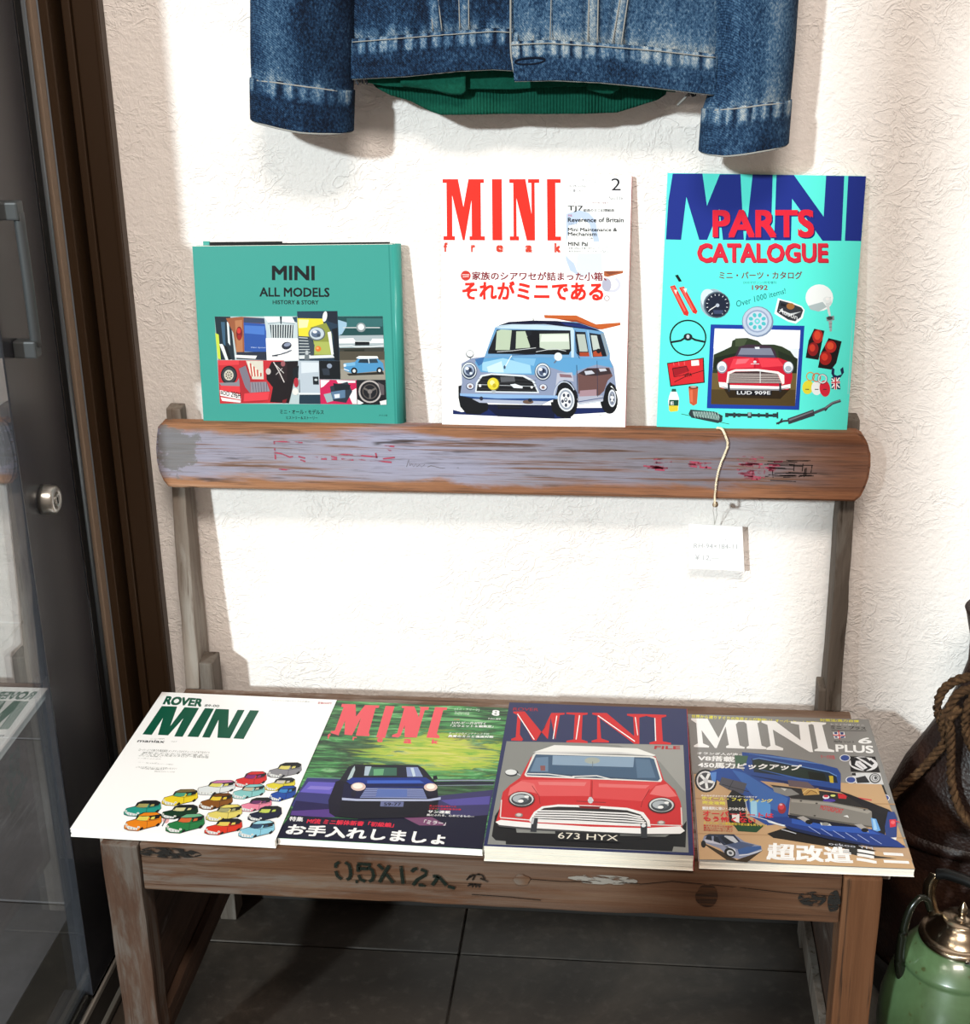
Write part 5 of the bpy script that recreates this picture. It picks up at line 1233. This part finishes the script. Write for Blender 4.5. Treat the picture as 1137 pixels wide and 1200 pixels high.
# tailgate
P('#1f3c86',380,560,520,560,700,590,900,615,960,640,1020,670,1060,700,900,700,700,665,520,625,480,600)
P('#2f58b0',520,560,700,590,880,612,940,640,700,625,520,590);P('#16264e',490,600,520,625,700,665,900,700,1060,702,900,690,700,650,520,610)
P('#13182a',500,548,700,580,890,608,700,600,510,565)
for i in range(6): L('#a8b8e0',2.5,600+i*58,605+i*9,655+i*58,640+i*9)
P('#a8a4a0',545,562,575,555,612,575,615,595,595,590);E('#101214',603,583,18,11);P('#a8a4a0',815,592,850,590,880,612,885,630,865,625);E('#101214',866,619,17,10)
P('#d8dcda',655,585,700,590,710,600,660,598);E('#8c8c88',680,592,18,8);L('#c8ccd4',4,470,620,500,628,540,640)
P('#e8eef4',400,578,490,600,480,606,410,588)
G('lettering')
# text left
T('V8搭載',WH,78,266,256,272,254,298,76,292,b=.05);T('450馬力ピックアップ',WH,78,298,575,310,565,338,76,325,b=.06)
T('みんなの足まわりを見直すスポーツの秋です',WH,88,455,358,461,356,470,86,463,b=.02);T('ホイール・フィッティング','#f4ec60',90,462,432,474,428,492,88,480,b=.05);T('完全攻略','#f4ec60',92,484,205,488,203,506,90,500,b=.04)
T('競技規則に強い・ぶつからない',WH,90,512,310,516,310,532,90,528,b=.05)
P('#f6f6f4',232,545,270,548,268,590,235,580)
T('オーバーヒートは','#e0343c',92,532,435,542,432,566,92,558,b=.05);T('もう怖くない','#e0343c',94,558,350,566,345,592,94,584,b=.05)
T('エンジンルーム徹底解剖今度は夏も怖くない！','#f0d850',94,584,400,596,398,608,94,598,b=.02)
for i,t in enumerate(('■サイズスワール大研究','■スーパーヒーター','■大型ラジエーターマニア')): T(t,'#d04838' if i==0 else '#c04a3c',94,600+i*11,235,606+i*11,235,615+i*11,94,609+i*11,b=.03)
G('small_car_photo')
# small silver car
P('#3a2c1c',70,680,200,740,250,770,380,720,300,780,200,770)
P('#8d94ae',80,690,95,655,110,648,240,645,290,680,370,700,375,720,350,735,260,765,210,755,170,715,100,690)
P('#c4c8d8',95,672,165,680,190,700,240,715,250,745,200,700,160,695,100,685)
P('#2a3248',95,655,118,645,240,645,270,680,190,700,165,680,160,655);P('#4c5a7c',190,690,270,680,340,695,300,715,260,720);P('#1a2030',100,670,108,655,130,655,132,678);P('#1a2030',140,680,142,655,160,657,175,692)
P('#c8ccd4',190,660,195,652,236,655,260,682,245,688);P('#1a2030',172,658,190,655,240,688,200,696)
P('#3c5c94',255,720,300,705,370,700,370,715,300,740,262,742);L('#e0e4ec',4,262,748,310,742,372,722);E('#e8ecf4',238,727,7,9)
E('#16181c',218,735,28,22,20);E('#c8ccd2',220,737,18,14,20);E('#50545c',220,737,9,7,20);E('#16181c',90,695,12,18)
G('lettering')
T('超改造ミニ',WH,402,685,1048,715,1080,787,392,767,b=.06)
T('ockoo YM','#d8dce8',692,680,900,700,905,712,695,692,b=0)
# ------------------------------------------------------------------ build the seven books and magazines from their artwork
ALB = .80
M_PRINT = NT('printed_ink'); M_PRINT.set(M_PRINT.b.inputs['Base Color'], M_PRINT.n('Attribute', attribute_name='Col').outputs['Color']); M_PRINT = M_PRINT.out(None, .4, Specular_IOR_Level=.2)
def paper(name, col, rough=.38): return plain(name, col, rough, spec=.3)
def inkcol(c, k=1.):
    return tuple(min(.86, v*ALB*k) for v in rgb(c))
def print_on(cover_obj, name, w, h, place, k=1., tl=None):
    """turn the artwork into flat printed shapes lying on the cover: place(u, v, lift) -> world point, u and v in mm from the bottom left corner"""
    C_ = COV[name]; Hm = H4(C_['quad'], ((0, h), (w, h), (w, 0), (0, 0))); ops = C_['ops']; items = []
    texts = []
    for o in ops:
        if o[0] == 'T':
            c = bpy.data.curves.new('t', 'FONT'); c.body = o[2]; c.resolution_u = 2 if len(o[2]) > 5 else 5; c.fill_mode = 'FRONT'
            t_ = bpy.data.objects.new('t', c); COL.objects.link(t_); texts.append(t_)
    bpy.context.view_layer.update(); dg_ = bpy.context.evaluated_depsgraph_get(); ti = iter(texts)
    for o in ops:
        if o[0] == 'P':
            p = [Hm(*q_) for q_ in o[2]]; p = [(min(max(x, .0), w), min(max(y, .0), h)) for x, y in p]
            items.append((o[1], p, tessellate_polygon([[Vector((x, y, 0)) for x, y in p]]), o[3]))
        else:
            t_ = next(ti); me = bpy.data.meshes.new_from_object(t_.evaluated_get(dg_)); V = [v.co for v in me.vertices]
            if not V: continue
            x0, x1 = min(v.x for v in V), max(v.x for v in V); y0, y1 = min(v.y for v in V), max(v.y for v in V)
            q_ = o[3]; p = []; bo = o[4]*.55; F_ = []
            shifts = [(0, 0)] if bo < .008 else [(-bo, -bo), (bo, -bo), (bo, bo), (-bo, bo)]
            x0 -= bo; x1 += bo; y0 -= bo; y1 += bo; me.calc_loop_triangles(); tr = [tuple(t.vertices) for t in me.loop_triangles]
            for dx, dy in shifts:
              p = []
              for v in V:
                v = Vector((v.x+dx, v.y+dy))
                a, b = (v.x-x0)/(x1-x0), (y1-v.y)/(y1-y0)
                X_ = (q_[0][0]*(1-a)+q_[1][0]*a)*(1-b)+(q_[3][0]*(1-a)+q_[2][0]*a)*b; Y_ = (q_[0][1]*(1-a)+q_[1][1]*a)*(1-b)+(q_[3][1]*(1-a)+q_[2][1]*a)*b
                p.append(Hm(X_, Y_))
              items.append((o[1], p, tr, o[5]))
            bpy.data.meshes.remove(me)
    for t_ in texts: bpy.data.objects.remove(t_)
    lev = []; bb = []
    for c, p, f, g in items:
        b = (min(x for x, y in p)-.2, max(x for x, y in p)+.2, min(y for x, y in p)-.2, max(y for x, y in p)+.2); l = 1
        for (a0, a1, a2, a3), ll in zip(bb, lev):
            if ll >= l and a0 < b[1] and b[0] < a1 and a2 < b[3] and b[2] < a3: l = ll+1
        bb.append(b); lev.append(l)
    for grp in dict.fromkeys(i[3] for i in items):
        vs_, fs, cs = [], [], []
        for (c, p, f, g), l in zip(items, lev):
            if g != grp: continue
            o0 = len(vs_); cc = inkcol(c, k); vs_ += [place(x, y, .02+.015*l) for x, y in p]; cs += [(*cc, 1)]*len(p)
            for t_ in f:
                a, b, d = (p[i] for i in t_)
                s_ = (b[0]-a[0])*(d[1]-a[1])-(b[1]-a[1])*(d[0]-a[0])
                fs.append(tuple(o0+i for i in (t_ if s_ > 0 else t_[::-1])))
        if not vs_: continue
        grp = 'cartoon_car' if grp.startswith('cartoon_car') else grp
        me = bpy.data.meshes.new(grp); me.from_pydata(vs_, [], fs); ca = me.color_attributes.new('Col', 'FLOAT_COLOR', 'POINT'); ca.data.foreach_set('color', [x for c in cs for x in c])
        tag(obj(grp, me, M_PRINT, cover_obj), kind='stuff')
def book(name, art, label, cat, group, w, h, T_, frame, cmat, page, spine=None, spine_side='left', layers=6, overhang=.6, backcol=None, k=1., ct=.35):
    """frame(u, v, t) -> world point: u right, v up the cover, t above the back cover, all in mm"""
    c0 = frame(w/2, h/2 if cat != 'book' or True else 0, 0); root = empty(name, c0, label, cat, group)
    def slab(nm, u0, u1, v0, v1, t0, t1, mat, par, nu=1, nv=1, bend=None):
        bm = newbm(); G = {}
        for i in range(nu+1):
            for j in range(nv+1):
                for s_ in (0, 1): G[i, j, s_] = bm.verts.new(frame(lerp(u0, u1, i/nu), lerp(v0, v1, j/nv), (t0, t1)[s_]))
        for i in range(nu):
            for j in range(nv): bm.faces.new((G[i, j, 1], G[i+1, j, 1], G[i+1, j+1, 1], G[i, j+1, 1])); bm.faces.new((G[i, j, 0], G[i, j+1, 0], G[i+1, j+1, 0], G[i+1, j, 0]))
        for i in range(nu): bm.faces.new((G[i, 0, 0], G[i+1, 0, 0], G[i+1, 0, 1], G[i, 0, 1])); bm.faces.new((G[i, nv, 0], G[i, nv, 1], G[i+1, nv, 1], G[i+1, nv, 0]))
        for j in range(nv): bm.faces.new((G[0, j, 0], G[0, j, 1], G[0, j+1, 1], G[0, j+1, 0])); bm.faces.new((G[nu, j, 0], G[nu, j+1, 0], G[nu, j+1, 1], G[nu, j, 1]))
        return obj(nm, bm, mat, par)
    slab('back_cover', 0, w, 0, h, 0, ct, paper(name+'_back', backcol or page[1]), root)
    cv = slab('front_cover', 0, w, 0, h, T_-ct, T_, cmat, root)
    # page block: gathered sections whose fore edges step in and out a little
    bm = newbm(); r_ = random.Random(w*h)
    n = layers; z0 = ct+.05; z1 = T_-ct-.05
    for i in range(n):
        a = lerp(z0, z1, i/n); b = lerp(z0, z1, (i+1)/n)-.12*(z1-z0)/n; o1, o2, o3 = r_.uniform(.1, 1.1), r_.uniform(.1, .8), r_.uniform(.1, .6)
        m_ = 8; G = []
        for j in range(m_+1):
            u = lerp(o2, w-o2, j/m_); dv = o1+.35*math.sin(j*1.7+i)
            G.append([bm.verts.new(frame(*p)) for p in ((u, dv, a), (u, dv, b), (u, h-o3, b), (u, h-o3, a))])
        for g0, g1 in zip(G, G[1:]):
            for q_ in range(4): bm.faces.new((g0[q_], g1[q_], g1[(q_+1) % 4], g0[(q_+1) % 4]))
        bm.faces.new(G[0]); bm.faces.new(G[-1][::-1])
    bmesh.ops.recalc_face_normals(bm, faces=bm.faces)
    tg_ = obj('page_block', bm, paper(name+'_pages', page[0], .8), root)
    if spine:
        u0, u1 = (-.5, .1) if spine_side == 'left' else (w-.1, w+.5)
        slab('spine', u0, u1, 0, h, 0, T_, paper(name+'_spine', spine), root)
    print_on(cv, art, w, h, lambda u, v, l: frame(u, v, T_+l), k)
    return root, slab, cv
def flat(cx, cy, w, h, deg):
    a = math.radians(deg); ux, uy = Vector((math.cos(a), math.sin(a), 0)), Vector((-math.sin(a), math.cos(a), 0))
    return lambda u, v, t: mm(cx, cy, .3)+(ux*(u-w/2)+uy*(v-h/2)+Vector((0, 0, t)))/1000
def lean(cx, cz, w, h, deg, ybot, yz, lean_deg, T_):
    a, L_ = math.radians(deg), math.radians(lean_deg); X_, Y_ = Vector((1, 0, 0)), Vector((0, math.sin(L_), math.cos(L_))); N_ = Vector((0, -math.cos(L_), math.sin(L_)))
    ux, uy = X_*math.cos(a)+Y_*math.sin(a), -X_*math.sin(a)+Y_*math.cos(a)
    return lambda u, v, t: mm(0, ybot, yz)+(X_*cx+Y_*cz+ux*(u-w/2)+uy*(v-h/2)+N_*(t-T_))/1000
GS, GR_ = 'magazines lying on the bench seat', 'books standing on the back rail'
book('car_magazine', 'maniax_magazine', 'white magazine with slanted green title and many small cartoon cars', 'magazine', GS, 216.6, 294.7, 9, flat(-448.8, -235.8, 216.6, 294.7, -1.1), paper('white_cover', '#f2f2f2'), ('#f2f0ec', '#f4f4f2'), None, layers=5)
def forest():
    t = NT('blurred_forest_print'); c = t.coord((20, 150, 100)); a = t.noise(c, 1, 6, .65, .8); b = t.noise(t.coord((12, 40, 30), (4, 2, 1)), 1, 5, .62, .5)
    g = t.mix(t.math('MULTIPLY', t.step(b, .45, .62), .75), t.ramp(a, ((.36, '#14201c'), (.46, '#2c6a3c'), (.56, '#4fae5c'), (.66, '#a4dca0'))), '#101a1a')
    sx = t.n('SeparateXYZ', {0: t.n('TexCoord').outputs['Generated']}); d = t.n('VectorMath', {0: t.n('CombineXYZ', {0: sx.outputs[0], 1: t.math('MULTIPLY', sx.outputs[1], 2.6)}), 1: (.66, 1.62, 0)}, operation='DISTANCE').outputs['Value']
    g = t.mix(t.step(t.math('ADD', d, t.math('MULTIPLY', t.math('SUBTRACT', a, .5), 1.3)), .42, .26), g, t.ramp(a, ((.35, '#7cc040'), (.5, '#d4e04c'), (.65, '#f0e890'))))
    return t.out(t.mix(1., g, '#d8d8d8', 'MULTIPLY'), .38, Specular_IOR_Level=.4)
book('car_magazine', 'green_magazine', 'magazine with dark blue car racing past a blurred green forest', 'magazine', GS, 210.4, 287.9, 8, flat(-235.4, -236.5, 210.4, 287.9, -1.0), forest(), ('#f2f0ec', '#e8e8e4'), '#10241c', layers=5)
book('car_magazine', 'red_car_book', 'thick navy magazine with a red car with chrome grille seen from the front', 'magazine', GS, 206.7, 292.1, 18, flat(-26.7, -245, 206.7, 292.1, -.2), paper('navy_cover', '#1c2450'), ('#e2dccf', '#e8e4dc'), '#a81c30', 'right', layers=9)
book('car_magazine', 'plus_magazine', 'grey magazine with blue open-backed car, rightmost on the bench seat', 'magazine', GS, 207.2, 292.1, 9, flat(184, -240.1, 207.2, 292.1, .6), paper('grey_cover', '#7f7e7c'), ('#e8e0d4', '#e8e4dc'), None, layers=5)
F1 = lean(-373.2, 101.4, 225.7, 202.7, .8, -46, 339.9, 7.4, 15)
r, slab, cv = book('history_book', 'history_book', 'landscape teal hardback with a collage of car photographs, leftmost on the rail', 'book', GR_, 225.7, 202.7, 15, F1, paper('teal_jacket', '#388f85', .3), ('#e8e4dc', '#e8e4dc'), None, layers=7, backcol='#388f85')
bm = newbm(); G = []
for i in range(9):                                                   # rounded jacket spine on the right
    a = math.pi/2*i/8*1.9; G.append([bm.verts.new(F1(225.7+9.5*math.sin(min(a, math.pi/2)) if a <= math.pi/2 else 225.7+9.5*math.sin(a), v, 7.5+7.5*math.cos(a))) for v in (0, 202.7)])
for a, b in zip(G, G[1:]): bm.faces.new((a[0], b[0], b[1], a[1]))
sp1 = obj('jacket_spine', bm, paper('teal_spine', '#388f85', .3), r, True); s_ = sp1.modifiers.new('thickness', 'SOLIDIFY'); s_.thickness = .0004
slab('hard_board', 17, 100, 203, 206.5, 2.5, 5.5, M_BLACK, r); slab('hard_board', 100, 222, 203, 204.6, 2.5, 5.5, M_BLACK, r); slab('jacket_flap', 9, 17, 203, 207.5, 2, 3, paper('teal_flap', '#388f85'), r)
F2 = lean(-103.4, 137.8, 206.8, 275.6, -.27, -46, 342.9, 7.7, 5)
r, slab, cv = book('car_magazine', 'white_magazine', 'upright white magazine with red title and a light blue car drawing', 'magazine', GR_, 206.8, 275.6, 5, F2, paper('white_gloss_cover', '#f4f4f4'), ('#f0eee8', '#a02028'), '#a02028', 'right', layers=4)
F3 = lean(140.8, 138, 208.6, 276.1, -.97, -46, 342.9, 7.5, 6)
r, slab, cv = book('parts_catalogue', 'parts_catalogue', 'turquoise parts catalogue of 1992 with a red car in a blue frame', 'catalogue', GR_, 208.6, 276.1, 6, F3, paper('turquoise_cover', '#54dccf'), ('#ece8dc', '#54dccf'), None, layers=4)
